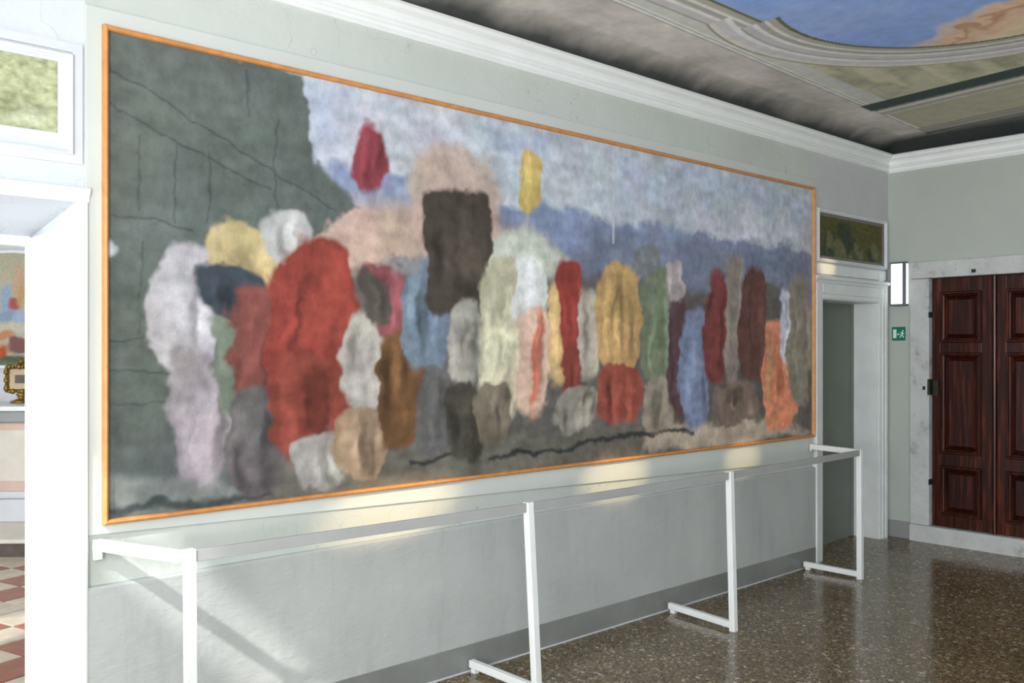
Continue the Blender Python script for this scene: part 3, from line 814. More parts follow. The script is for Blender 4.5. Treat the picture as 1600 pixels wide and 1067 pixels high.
["d",[2.544,1.617,0.023,0.134,0.0],[0.724,0.657,0.578],0.02,0.03],
["d",[2.491,1.592,0.024,0.117,0.0],[0.615,0.558,0.492],0.02,0.03],
["d",[2.456,1.302,0.16,0.175,0.0],[0.384,0.262,0.154],0.014,0.04],
["d",[2.351,1.339,0.023,0.055,0.0],[0.505,0.343,0.201],0.02,0.03],
["d",[2.398,1.252,0.023,0.072,0.0],[0.593,0.402,0.235],0.02,0.03],
["d",[2.502,1.25,0.018,0.107,0.0],[0.188,0.13,0.078],0.02,0.03],
["d",[2.452,1.25,0.029,0.072,0.0],[0.187,0.129,0.077],0.02,0.03],
["d",[2.449,1.315,0.018,0.094,0.0],[0.187,0.129,0.077],0.02,0.03],
["d",[2.56,1.345,0.033,0.058,0.0],[0.524,0.356,0.209],0.02,0.03],
["d",[2.643,2.003,0.157,0.185,0.0],[0.263,0.07,0.077],0.014,0.04],
["d",[2.565,1.999,0.026,0.048,0.0],[0.346,0.09,0.1],0.02,0.03],
["d",[2.572,2.068,0.013,0.052,0.0],[0.128,0.036,0.04],0.02,0.03],
["d",[2.56,1.965,0.018,0.048,0.0],[0.402,0.104,0.115],0.02,0.03],
["d",[2.661,2.08,0.028,0.071,0.0],[0.409,0.105,0.117],0.02,0.03],
["d",[2.617,1.954,0.014,0.101,0.0],[0.406,0.105,0.116],0.02,0.03],
["d",[2.675,1.553,0.143,0.309,0.0],[0.167,0.078,0.027],0.014,0.04],
["d",[2.653,1.66,0.022,0.111,0.0],[0.256,0.117,0.04],0.02,0.03],
["d",[2.598,1.489,0.029,0.088,0.0],[0.218,0.1,0.034],0.02,0.03],
["d",[2.711,1.529,0.019,0.16,0.0],[0.223,0.103,0.035],0.02,0.03],
["d",[2.597,1.571,0.03,0.145,0.0],[0.082,0.04,0.015],0.02,0.03],
["d",[2.709,1.671,0.022,0.114,0.0],[0.105,0.05,0.018],0.02,0.03],
["d",[2.85,1.93,0.171,0.311,0.0],[0.154,0.205,0.257],0.014,0.04],
["d",[2.885,2.019,0.031,0.125,0.0],[0.238,0.319,0.401],0.02,0.03],
["d",[2.761,2.021,0.035,0.118,0.0],[0.233,0.312,0.392],0.02,0.03],
["d",[2.863,1.949,0.029,0.117,0.0],[0.096,0.128,0.159],0.02,0.03],
["d",[2.899,1.989,0.016,0.148,0.0],[0.238,0.319,0.402],0.02,0.03],
["d",[2.816,1.896,0.02,0.186,0.0],[0.077,0.101,0.126],0.02,0.03],
["d",[2.9,1.415,0.106,0.22,0.0],[0.122,0.117,0.112],0.014,0.04],
["d",[2.897,1.368,0.012,0.1,0.0],[0.161,0.154,0.148],0.02,0.03],
["d",[2.967,1.384,0.015,0.062,0.0],[0.189,0.181,0.173],0.02,0.03],
["d",[2.952,1.477,0.01,0.064,0.0],[0.063,0.06,0.058],0.02,0.03],
["d",[3.069,2.274,0.23,0.364,0.0],[0.068,0.054,0.039],0.014,0.04],
["d",[3.09,2.341,0.048,0.193,0.0],[0.102,0.081,0.058],0.02,0.03],
["d",[3.124,2.172,0.031,0.111,0.0],[0.044,0.035,0.026],0.02,0.03],
["d",[3.187,2.299,0.046,0.118,0.0],[0.044,0.036,0.026],0.02,0.03],
["d",[2.974,2.236,0.026,0.094,0.0],[0.1,0.079,0.057],0.02,0.03],
["d",[3.197,2.291,0.051,0.175,0.0],[0.091,0.072,0.052],0.02,0.03],
["d",[3.112,2.233,0.05,0.135,0.0],[0.103,0.081,0.058],0.02,0.03],
["d",[2.92,2.263,0.024,0.105,0.0],[0.042,0.034,0.025],0.02,0.03],
["d",[3.113,1.771,0.108,0.209,0.0],[0.411,0.39,0.322],0.014,0.04],
["d",[3.112,1.793,0.016,0.069,0.0],[0.252,0.239,0.198],0.02,0.03],
["d",[3.044,1.741,0.016,0.089,0.0],[0.544,0.516,0.425],0.02,0.03],
["d",[3.183,1.797,0.022,0.12,0.0],[0.203,0.193,0.16],0.02,0.03],
["d",[3.109,1.352,0.148,0.216,0.0],[0.076,0.068,0.048],0.014,0.04],
["d",[3.012,1.346,0.024,0.096,0.0],[0.039,0.035,0.025],0.02,0.03],
["d",[3.199,1.26,0.019,0.11,0.0],[0.049,0.045,0.032],0.02,0.03],
["d",[3.023,1.339,0.028,0.056,0.0],[0.039,0.035,0.025],0.02,0.03],
["d",[3.159,1.269,0.019,0.115,0.0],[0.049,0.044,0.032],0.02,0.03],
["d",[3.388,1.813,0.169,0.483,0.0],[0.478,0.444,0.301],0.014,0.04],
["d",[3.373,1.87,0.031,0.142,0.0],[0.232,0.215,0.148],0.02,0.03],
["d",[3.366,1.731,0.033,0.196,0.0],[0.744,0.689,0.465],0.02,0.03],
["d",[3.435,1.791,0.027,0.248,0.0],[0.647,0.599,0.405],0.02,0.03],
["d",[3.277,1.727,0.024,0.203,0.0],[0.732,0.678,0.458],0.02,0.03],
["d",[3.483,1.867,0.031,0.195,0.0],[0.652,0.605,0.409],0.02,0.03],
["d",[3.402,1.636,0.106,0.281,0.0],[0.707,0.663,0.433],0.014,0.04],
["d",[3.416,1.766,0.012,0.094,0.0],[0.85,0.85,0.582],0.02,0.03],
["d",[3.349,1.723,0.015,0.093,0.0],[0.425,0.399,0.263],0.02,0.03],
["d",[3.415,1.631,0.016,0.086,0.0],[0.43,0.404,0.266],0.02,0.03],
["d",[3.595,2.111,0.137,0.19,0.0],[0.701,0.732,0.686],0.014,0.04],
["d",[3.585,2.056,0.014,0.078,0.0],[0.85,0.85,0.85],0.02,0.03],
["d",[3.578,2.176,0.024,0.078,0.0],[0.85,0.85,0.85],0.02,0.03],
["d",[3.594,2.063,0.028,0.066,0.0],[0.85,0.85,0.85],0.02,0.03],
["d",[3.616,1.677,0.138,0.296,0.0],[0.719,0.486,0.353],0.014,0.04],
["d",[3.611,1.652,0.014,0.115,0.0],[0.346,0.236,0.173],0.02,0.03],
["d",[3.634,1.655,0.027,0.191,0.0],[0.85,0.762,0.55],0.02,0.03],
["d",[3.672,1.657,0.03,0.142,0.0],[0.35,0.239,0.175],0.02,0.03],
["d",[3.647,1.66,0.036,0.262,0.0],[0.634,0.171,0.097],0.014,0.04],
["d",[3.663,1.722,0.006,0.075,0.0],[0.85,0.263,0.148],0.02,0.03],
["d",[3.67,1.8,0.006,0.069,0.0],[0.308,0.087,0.051],0.02,0.03],
["d",[3.826,1.869,0.102,0.287,0.0],[0.655,0.433,0.164],0.014,0.04],
["d",[3.757,1.893,0.015,0.093,0.0],[0.85,0.572,0.214],0.02,0.03],
["d",[3.783,1.824,0.022,0.163,0.0],[0.85,0.575,0.215],0.02,0.03],
["d",[3.946,1.993,0.128,0.305,0.0],[0.324,0.043,0.029],0.014,0.04],
["d",[4.025,2.015,0.011,0.152,0.0],[0.509,0.064,0.043],0.02,0.03],
["d",[3.873,1.937,0.015,0.089,0.0],[0.495,0.062,0.042],0.02,0.03],
["d",[3.955,1.922,0.02,0.125,0.0],[0.502,0.063,0.042],0.02,0.03],
["d",[3.929,1.618,0.088,0.155,0.0],[0.258,0.049,0.034],0.014,0.04],
["d",[3.971,1.566,0.014,0.062,0.0],[0.402,0.073,0.05],0.02,0.03],
["d",[3.922,1.595,0.013,0.06,0.0],[0.16,0.032,0.023],0.02,0.03],
["d",[3.991,1.395,0.196,0.144,0.0],[0.357,0.316,0.252],0.014,0.04],
["d",[3.993,1.335,0.036,0.07,0.0],[0.554,0.49,0.39],0.02,0.03],
["d",[3.867,1.35,0.02,0.078,0.0],[0.171,0.153,0.123],0.02,0.03],
["d",[4.062,1.447,0.035,0.05,0.0],[0.178,0.158,0.127],0.02,0.03],
["d",[4.096,1.366,0.041,0.089,0.0],[0.485,0.43,0.342],0.02,0.03],
["d",[4.13,1.4,0.016,0.083,0.0],[0.18,0.16,0.129],0.02,0.03],
["d",[4.099,1.839,0.104,0.271,0.0],[0.518,0.455,0.353],0.014,0.04],
["d",[4.075,1.801,0.013,0.156,0.0],[0.315,0.278,0.217],0.02,0.03],
["d",[4.061,1.884,0.009,0.137,0.0],[0.25,0.221,0.173],0.02,0.03],
["d",[4.378,1.963,0.215,0.343,0.0],[0.559,0.339,0.117],0.014,0.04],
["d",[4.263,1.974,0.025,0.2,0.0],[0.85,0.515,0.173],0.02,0.03],
["d",[4.38,1.943,0.045,0.207,0.0],[0.342,0.21,0.074],0.02,0.03],
["d",[4.368,2.029,0.036,0.196,0.0],[0.271,0.167,0.06],0.02,0.03],
["d",[4.488,1.859,0.021,0.122,0.0],[0.277,0.171,0.062],0.02,0.03],
["d",[4.368,1.839,0.024,0.17,0.0],[0.85,0.525,0.177],0.02,0.03],
["d",[4.381,1.464,0.219,0.196,0.0],[0.361,0.077,0.046],0.014,0.04],
["d",[4.462,1.467,0.045,0.097,0.0],[0.568,0.117,0.069],0.02,0.03],
["d",[4.467,1.385,0.027,0.085,0.0],[0.569,0.117,0.069],0.02,0.03],
["d",[4.292,1.445,0.033,0.105,0.0],[0.175,0.04,0.025],0.02,0.03],
["d",[4.333,1.397,0.023,0.107,0.0],[0.477,0.099,0.059],0.02,0.03],
["d",[4.358,1.461,0.037,0.066,0.0],[0.48,0.1,0.059],0.02,0.03],
["d",[4.764,1.914,0.181,0.395,0.0],[0.194,0.235,0.144],0.014,0.04],
["d",[4.85,1.99,0.016,0.17,0.0],[0.261,0.317,0.193],0.02,0.03],
["d",[4.693,1.748,0.018,0.187,0.0],[0.293,0.357,0.216],0.02,0.03],
["d",[4.874,1.851,0.029,0.252,0.0],[0.303,0.369,0.224],0.02,0.03],
["d",[4.77,1.378,0.161,0.184,0.0],[0.353,0.301,0.218],0.014,0.04],
["d",[4.767,1.346,0.03,0.119,0.0],[0.175,0.149,0.11],0.02,0.03],
["d",[4.724,1.447,0.034,0.053,0.0],[0.217,0.185,0.135],0.02,0.03],
["d",[4.724,1.384,0.024,0.049,0.0],[0.217,0.185,0.135],0.02,0.03],
["d",[4.983,1.7,0.106,0.426,0.0],[0.13,0.063,0.076],0.014,0.04],
["d",[4.95,1.69,0.015,0.232,0.0],[0.17,0.081,0.099],0.02,0.03],
["d",[4.931,1.55,0.015,0.181,0.0],[0.082,0.041,0.049],0.02,0.03],
["d",[5.163,1.634,0.176,0.41,0.0],[0.235,0.282,0.441],0.014,0.04],
["d",[5.078,1.501,0.032,0.232,0.0],[0.306,0.368,0.581],0.02,0.03],
["d",[5.273,1.47,0.025,0.182,0.0],[0.15,0.179,0.277],0.02,0.03],
["d",[5.128,1.69,0.035,0.178,0.0],[0.309,0.372,0.586],0.02,0.03],
["d",[5.418,1.915,0.139,0.412,0.0],[0.246,0.056,0.052],0.014,0.04],
["d",[5.478,1.93,0.017,0.237,0.0],[0.125,0.031,0.029],0.02,0.03],
["d",[5.325,2.086,0.023,0.105,0.0],[0.122,0.03,0.028],0.02,0.03],
["d",[5.631,1.951,0.105,0.501,0.0],[0.307,0.255,0.209],0.014,0.04],
["d",[5.558,1.837,0.022,0.195,0.0],[0.402,0.334,0.273],0.02,0.03],
["d",[5.702,2.153,0.009,0.129,0.0],[0.479,0.397,0.324],0.02,0.03],
["d",[5.896,1.935,0.178,0.444,0.0],[0.147,0.061,0.049],0.014,0.04],
["d",[5.998,1.821,0.036,0.258,0.0],[0.226,0.091,0.073],0.02,0.03],
["d",[5.849,1.82,0.02,0.185,0.0],[0.191,0.078,0.062],0.02,0.03],
["d",[5.856,1.988,0.015,0.287,0.0],[0.093,0.04,0.032],0.02,0.03],
["d",[6.247,1.541,0.246,0.437,0.0],[0.85,0.286,0.134],0.014,0.04],
["d",[6.391,1.67,0.049,0.135,0.0],[0.85,0.45,0.208],0.02,0.03],
["d",[6.25,1.54,0.048,0.158,0.0],[0.593,0.179,0.086],0.02,0.03],
["d",[6.093,1.62,0.035,0.248,0.0],[0.85,0.426,0.197],0.02,0.03],
["d",[6.348,1.956,0.111,0.276,0.0],[0.614,0.631,0.741],0.014,0.04],
["d",[6.343,1.839,0.019,0.132,0.0],[0.85,0.85,0.85],0.02,0.03],
["d",[6.328,2.034,0.019,0.077,0.0],[0.376,0.386,0.452],0.02,0.03],
["d",[6.537,1.806,0.173,0.536,0.0],[0.301,0.268,0.208],0.014,0.04],
["d",[6.657,1.852,0.028,0.212,0.0],[0.473,0.419,0.324],0.02,0.03],
["d",[6.483,1.865,0.02,0.246,0.0],[0.395,0.351,0.272],0.02,0.03],
["d",[2.516,2.69,0.087,0.151,0.0],[0.281,0.043,0.058],0.014,0.04],
["d",[2.473,2.694,0.007,0.051,0.0],[0.433,0.064,0.086],0.02,0.03],
["d",[2.569,2.742,0.015,0.073,0.0],[0.139,0.023,0.031],0.02,0.03],
["d",[2.515,2.639,0.01,0.085,0.0],[0.138,0.023,0.031],0.02,0.03],
["d",[3.595,2.713,0.107,0.175,0.0],[0.601,0.415,0.106],0.014,0.04],
["d",[3.586,2.769,0.01,0.078,0.0],[0.85,0.645,0.161],0.02,0.03],
["d",[3.55,2.751,0.022,0.07,0.0],[0.85,0.641,0.16],0.02,0.03],
["d",[3.568,2.635,0.013,0.082,0.0],[0.803,0.553,0.139],0.02,0.03],
["d",[3.325,1.395,0.142,0.162,0.0],[0.195,0.162,0.111],0.014,0.04],
["d",[3.347,1.451,0.023,0.068,0.0],[0.301,0.249,0.169],0.02,0.03],
["d",[3.422,1.437,0.013,0.054,0.0],[0.099,0.083,0.058],0.02,0.03],
["d",[3.365,1.392,0.014,0.049,0.0],[0.098,0.082,0.057],0.02,0.03],
["d",[3.415,1.362,0.032,0.069,0.0],[0.305,0.252,0.171],0.02,0.03],
["d",[5.647,1.356,0.283,0.141,0.0],[0.247,0.169,0.127],0.014,0.04],
["d",[5.632,1.362,0.034,0.045,0.0],[0.377,0.257,0.191],0.02,0.03],
["d",[5.832,1.314,0.029,0.046,0.0],[0.391,0.266,0.198],0.02,0.03],
["d",[5.717,1.412,0.049,0.038,0.0],[0.156,0.108,0.082],0.02,0.03],
["d",[5.573,1.413,0.048,0.043,0.0],[0.152,0.106,0.08],0.02,0.03],
["d",[5.661,1.399,0.038,0.057,0.0],[0.125,0.087,0.066],0.02,0.03],
["d",[4.625,2.338,0.13,0.101,0.0],[0.197,0.213,0.221],0.014,0.04],
["d",[4.585,2.374,0.013,0.03,0.0],[0.259,0.28,0.291],0.02,0.03],
["d",[4.705,2.323,0.022,0.026,0.0],[0.264,0.286,0.297],0.02,0.03],
["d",[4.948,2.234,0.084,0.152,0.0],[0.425,0.377,0.365],0.014,0.04],
["d",[5.007,2.269,0.018,0.06,0.0],[0.666,0.59,0.572],0.02,0.03],
["d",[4.902,2.212,0.016,0.083,0.0],[0.654,0.579,0.561],0.02,0.03],
["d",[2.52,2.01,0.076,0.112,0.0],[0.096,0.079,0.061],0.014,0.04],
["d",[2.527,2.004,0.011,0.048,0.0],[0.146,0.12,0.092],0.02,0.03],
["d",[2.555,1.979,0.008,0.069,0.0],[0.061,0.051,0.04],0.02,0.03],
["d",[2.695,2.211,0.1,0.046,0.0],[0.282,0.266,0.274],0.014,0.04],
["d",[2.667,2.193,0.02,0.017,0.0],[0.173,0.163,0.168],0.02,0.03],
["d",[2.644,2.219,0.016,0.023,0.0],[0.172,0.162,0.167],0.02,0.03],
["d",[2.642,2.189,0.008,0.023,0.0],[0.373,0.351,0.362],0.02,0.03]]
paint_mural()
fw = 0.022
u0, u1, z0, z1 = FR
def mrail(p, q, ins, nrm):
    # half-round moulding segment with mitred ends
    m = MB(); prof = [(0, 0), (0, 0.018), (0.004, 0.026), (0.011, 0.030), (0.018, 0.026), (0.022, 0.018), (0.022, 0)]
    k = len(prof); p = Vector(p); q = Vector(q); ins = Vector(ins); d = (q-p).normalized()
    for e, sg in ((p, 1), (q, -1)):
        for a, o in prof: m.v.append(tuple(e + ins*a + d*(sg*a) + Vector((0, -1, 0))*o))
    for i in range(k): m.f.append((i, (i+1) % k, k+(i+1) % k, k+i))
    m.f.append(tuple(range(k))[::-1]); m.f.append(tuple(range(k, 2*k)))
    m.build('frame_rail', 'orange_wood', pic, smooth=False)
yb = -0.014
mrail((u0, yb, z0), (u1, yb, z0), (0, 0, 1), 0); mrail((u0, yb, z1), (u1, yb, z1), (0, 0, -1), 0)
mrail((u0, yb, z0), (u0, yb, z1), (1, 0, 0), 0); mrail((u1, yb, z0), (u1, yb, z1), (-1, 0, 0), 0)

# ---- framed relief panels over the two doorways (plain foliage-like stand-ins)
def relief(name, label, rect, fw_, inner, base, dark, light, seed, matf):
    t = thing(name, label, 'panel', ((rect[0]+rect[1])/2, 0, rect[2]))
    t['group'] = 'painted panels over the doorways'
    m = MB(); m.mitre_frame(rect, [(0, 0), (0, 0.020), (fw_*0.25, 0.028), (fw_*0.6, 0.024), (fw_*0.75, 0.016), (fw_, 0.014), (fw_, 0)], 'y', -1, 0)
    m.build('frame', 'frame_white', t)
    m = MB(); m.box(rect[0]+fw_*0.8, rect[1]-fw_*0.8, -0.006, -0.0005, rect[2]+fw_*0.8, rect[3]-fw_*0.8); m.build('mount', matf, t)
    c = Canvas(inner[0], inner[1], inner[2], inner[3], 0.005, base)
    sh = c.X.shape
    r = random.Random(seed); w_ = inner[1]-inner[0]; h_ = inner[3]-inner[2]
    items = []
    for i in range(26):
        x = inner[0] + w_*(0.10+0.8*r.random()); env = math.exp(-((x-inner[0])/w_-0.38)**2/0.05)+0.35
        zz = inner[2] + h_*(0.08+0.55*r.random()*min(1, env)); rx = w_*(0.03+0.05*r.random()); rz = h_*(0.08+0.14*r.random())
        items.append(['d', [x, zz, rx, rz, 0], light if r.random() < 0.45 else dark, 0.02, 0.03])
    c.draw(items)
    n = vnoise(sh, (int(18), int(40)), seed)+0.6*vnoise(sh, (40, 90), seed+1)
    c.C *= (1+0.5*n)[..., None]
    c.mesh('painted_relief', 'relief_paint', lambda x, y: np.stack([x, np.full_like(x, -0.008), y], 1), t)
    return t
relief('overdoor_panel', 'pale green painted relief panel in white frame above the white doorway at left', (0.115, 1.116, 2.521, 2.918), 0.022, (0.17, 1.059, 2.601, 2.881),
       (0.42, 0.44, 0.26), (0.32, 0.34, 0.19), (0.52, 0.54, 0.37), 5, 'white_plaster')
relief('overdoor_panel', 'dark olive painted relief panel in pale frame above the grey doorway beside the corner', (6.822, 8.030, 2.473, 2.912), 0.030, (6.880, 7.950, 2.525, 2.855),
       (0.10, 0.095, 0.028), (0.045, 0.06, 0.035), (0.15, 0.15, 0.075), 11, 'umber_mount')
m = MB(); m.mitre_frame((0.07, 1.152, 2.488, 2.965), [(0, 0), (0, 0.010), (0.036, 0.010), (0.036, 0)], 'y', -1, 0)
m.build('panel_margin', 'white_plaster', wall_back)
m = MB(); m.box(6.83, 8.03, -0.012, 0, 2.372, 2.455); m.build('frieze_band', 'white_stone_paint', wall_back, bev=0.003)

# ---- barrier in front of the painting
bar = thing('barrier_railing', 'low white metal barrier with grey top rail standing in front of the large painting', 'barrier', (4.0, -0.5, 0))
ZT = 0.95
posts = [((1.410, -0.455, 0.0), (1.409, -0.442, 0.985)), ((3.150, -0.545, 0.0), (3.107, -0.525, 0.985)),
         ((4.790, -0.590, 0.0), (4.828, -0.535, 0.985)), ((6.585, -0.500, 0.002), (6.640, -0.468, 0.985))]
for b_, t_ in posts:
    m = MB(); m.bar(b_, t_, 0.040, 0.040, up=(0, 1, 0)); m.build('post', 'white_enamel', bar, bev=0.003)
ends = [(1.36, -0.03), (3.14, -0.035), (4.832, -0.06), (6.565, -0.045)]
for (b_, t_), (ex, ey) in zip(posts, ends):
    m = MB(); m.bar((b_[0], b_[1]+0.01, 0.040), (ex, ey, 0.044), 0.036, 0.040); m.build('foot_bar', 'white_enamel', bar, bev=0.003)
    m = MB(); m.box(ex-0.014, ex+0.014, ey-0.05, ey-0.015, 0.0, 0.03); m.build('foot_pad', 'white_enamel', bar)
for (b0, t0), (b1, t1) in zip(posts[:-1], posts[1:]):
    a = Vector(t0); b = Vector(t1); d = (b-a).normalized()
    off = Vector((0, -0.006, -0.026))
    m = MB(); m.bar(a+d*0.024+off, b-d*0.024+off, 0.014, 0.046); m.build('top_rail', 'grey_metal', bar, bev=0.002)
m = MB(); m.bar((1.196, -0.034, 0.968), (1.392, -0.410, 0.953), 0.040, 0.042); m.build('end_arm', 'white_enamel', bar, bev=0.003)
m = MB(); m.bar((1.392, -0.412, 0.953), (1.402, -0.432, 0.953), 0.030, 0.036); m.build('arm_connector', 'grey_metal', bar)
m = MB(); m.box(1.188, 1.222, -0.034, -0.014, 0.905, 0.985); m.build('wall_bracket', 'white_enamel', bar, bev=0.003)
m = MB(); m.bar((6.693, -0.040, 0.968), (6.642, -0.455, 0.962), 0.040, 0.042); m.build('end_arm', 'white_enamel', bar, bev=0.003)
m = MB(); m.box(6.675, 6.710, -0.040, -0.026, 0.93, 0.985); m.build('wall_bracket', 'white_enamel', bar, bev=0.003)

# ---- emergency light and exit sign on the far wall
el = thing('emergency_light', 'upright rectangular emergency light with white diffuser on wall beside stone door surround', 'light', (XR, -0.106, 2.14))
m = MB(); m.box(XR-0.062, XR, -0.190, -0.046, 2.141, 2.536); m.build('housing', 'housing', el, bev=0.006)
m = MB(); m.box(XR-0.068, XR-0.060, -0.162, -0.058, 2.158, 2.520); m.build('front_diffuser', 'lamp_diffuser', el, bev=0.003)
m = MB(); m.box(XR-0.052, XR-0.014, -0.195, -0.189, 2.158, 2.520); m.build('side_diffuser', 'lamp_diffuser', el, bev=0.002)
es = thing('exit_sign', 'small square green exit sign with white door, arrow and running figure under the emergency light', 'sign', (XR, -0.10, 1.831))
m = MB(); m.box(XR-0.006, XR, -0.162, -0.039, 1.831, 1.954); m.build('sign_plate', 'sign_green', es, bev=0.001)
def sy(u): return -0.039 - u*0.123
def sz(v): return 1.831 + v*0.123
def flat(name, polys):
    m = MB()
    for p in polys:
        m.prism([(sy(u), sz(v)) for u, v in p], (XR-0.006, 0, 0), (XR-0.0075, 0, 0), (0, 1, 0), (0, 0, 1))
    m.build(name, 'sign_white', es)
flat('door_pictogram', [[(0.10, 0.18), (0.34, 0.18), (0.34, 0.82), (0.10, 0.82)]])
flat('arrow_pictogram', [[(0.36, 0.46), (0.50, 0.38), (0.50, 0.43), (0.62, 0.43), (0.62, 0.49), (0.50, 0.49), (0.50, 0.54)]])
flat('runner_pictogram', [[(0.78, 0.66), (0.86, 0.66), (0.88, 0.73), (0.82, 0.79), (0.76, 0.73)],
                          [(0.62, 0.60), (0.66, 0.63), (0.84, 0.62), (0.86, 0.56), (0.80, 0.40), (0.70, 0.42), (0.72, 0.55)],
                          [(0.84, 0.60), (0.94, 0.50), (0.91, 0.47), (0.82, 0.54)],
                          [(0.70, 0.43), (0.80, 0.42), (0.92, 0.24), (0.87, 0.20)],
                          [(0.70, 0.44), (0.78, 0.42), (0.70, 0.28), (0.58, 0.20), (0.56, 0.25), (0.65, 0.32)]])

# ============================================================ CHAPEL seen through door_1
# shell
m = MB(); m.box(-2.2, -2.05, T, 7.2, 0, 1.0); m.box(-2.2, -2.05, T, 1.9, 1.0, 3.9); m.box(-2.2, -2.05, 3.9, 7.2, 1.0, 3.9); m.box(-2.2, -2.05, 1.9, 3.9, 3.2, 3.9)
struct(m.build('wall_chapel_left', 'white_plaster'))
m = MB(); m.box(4.6, 4.8, T, 7.2, 0, 3.9); struct(m.build('wall_chapel_right', 'white_plaster'))
m = MB(); m.box(-2.2, 4.8, T, 7.4, 3.7, 3.9); struct(m.build('ceiling_chapel', 'white_plaster'))
m = MB(); m.box(-2.2, 4.8, 7.0, 7.2, 0, 3.9); struct(m.build('wall_chapel_back', 'white_plaster'))
# floor with diagonal lozenge tiles
fl = sroot('floor_chapel', (1.5, 3.0, 0))
m = MB(); m.box(-2.2, 4.8, T, 7.2, -0.2, -0.012); m.build('mortar_bed', 'grey_base', fl)
tm = {}
s = 0.30
def tile_mesh(k):
    if k not in tm:
        b = MB(); g = 0.004; h = s/2-g
        b.v = [(-h, -h, -0.014), (h, -h, -0.014), (h, h, -0.014), (-h, h, -0.014), (-h, -h, -0.003), (h, -h, -0.003), (h, h, -0.003), (-h, h, -0.003),
               (-h+.004, -h+.004, 0), (h-.004, -h+.004, 0), (h-.004, h-.004, 0), (-h+.004, h-.004, 0)]
        b.f = [(3, 2, 1, 0), (0, 1, 5, 4), (1, 2, 6, 5), (2, 3, 7, 6), (3, 0, 4, 7), (4, 5, 9, 8), (5, 6, 10, 9), (6, 7, 11, 10), (7, 4, 8, 11), (8, 9, 10, 11)]
        me = bpy.data.meshes.new('tile_'+k); me.from_pydata(b.v, [], b.f); me.materials.append(MATS['tile_'+k]); tm[k] = me
    return tm[k]
ang = R(18)
ca, sa = math.cos(ang), math.sin(ang)
for i in range(-22, 23):
    for j in range(-22, 23):
        x = 1.5 + (i*ca - j*sa)*s; y = 3.0 + (i*sa + j*ca)*s
        lo = 0.95 + 0.20*(y-0.7); 
        if not (0.92 < y < 4.75 and 0.75 + 0.24*(y-0.9) < x < 1.65 + 0.24*(y-0.9)): continue
        k = ('red', 'cream')[(i+j) % 2] if (i*3+j) % 7 else 'cream'
        o = bpy.data.objects.new('tile', tile_mesh(k)); COL.objects.link(o)
        o.parent = fl; o.location = Vector((x, y, 0.0)) - Vector(fl.location); o.rotation_euler = (0, 0, ang)
# altar group, turned towards the door
AO = Vector((2.08, 4.55, 0)); aang = R(-40)
ax = Vector((math.cos(aang), math.sin(aang), 0)); ay = Vector((-math.sin(aang), math.cos(aang), 0))
def alt(mb):
    """local (x along the altar, y away from the door) to world"""
    mb.v = [tuple(AO + ax*x + ay*y + Vector((0, 0, z))) for x, y, z in mb.v]; return mb
aw = -0.5
step = thing('altar_step', 'broad pale stone step with dark front edge at the foot of the altar', 'step', tuple(AO))
m = alt(MB().box(-1.8, 1.2, 0.02, 1.55, 0.0, 0.115)); m.build('riser', 'chapel_dark_stone', step)
m = alt(MB().box(-1.8, 1.2, 0.0, 1.55, 0.115, 0.15)); m.build('tread', 'chapel_cream', step, bev=0.006)
al = thing('altar', 'white and cream stone altar table behind the doorway at far left', 'altar', tuple(AO + ay*0.8 - ax*0.6 + Vector((0, 0, 0.151))))
def ab(x0, x1, y0, z0, z1, nm, mt, bev=0): alt(MB().box(x0, x1, y0, 1.55, z0, z1)).build(nm, mt, al, bev=bev)
ab(-1.7, 0.5, 0.78, 0.151, 0.36, 'plinth', 'white_plaster', 0.01)
ab(-1.66, 0.46, 0.81, 0.36, 0.43, 'plinth_moulding', 'white_plaster', 0.02)
ab(-1.6, 0.4, 0.86, 0.43, 0.52, 'pink_band', 'chapel_pink')
ab(-1.6, 0.4, 0.87, 0.52, 1.00, 'front', 'chapel_cream')
ab(-1.6, 0.4, 0.86, 1.00, 1.07, 'upper_pink_band', 'chapel_pink')
ab(-1.66, 0.46, 0.80, 1.07, 1.18, 'cornice', 'grey_base', 0.015)
ab(-1.7, 0.5, 0.76, 1.18, 1.225, 'table_slab', 'white_enamel', 0.006)
m = alt(MB().box(-3.0, 2.2, 1.60, 1.72, 0.0, 3.7)); struct(m.build('wall_chapel_altar', 'white_plaster'))
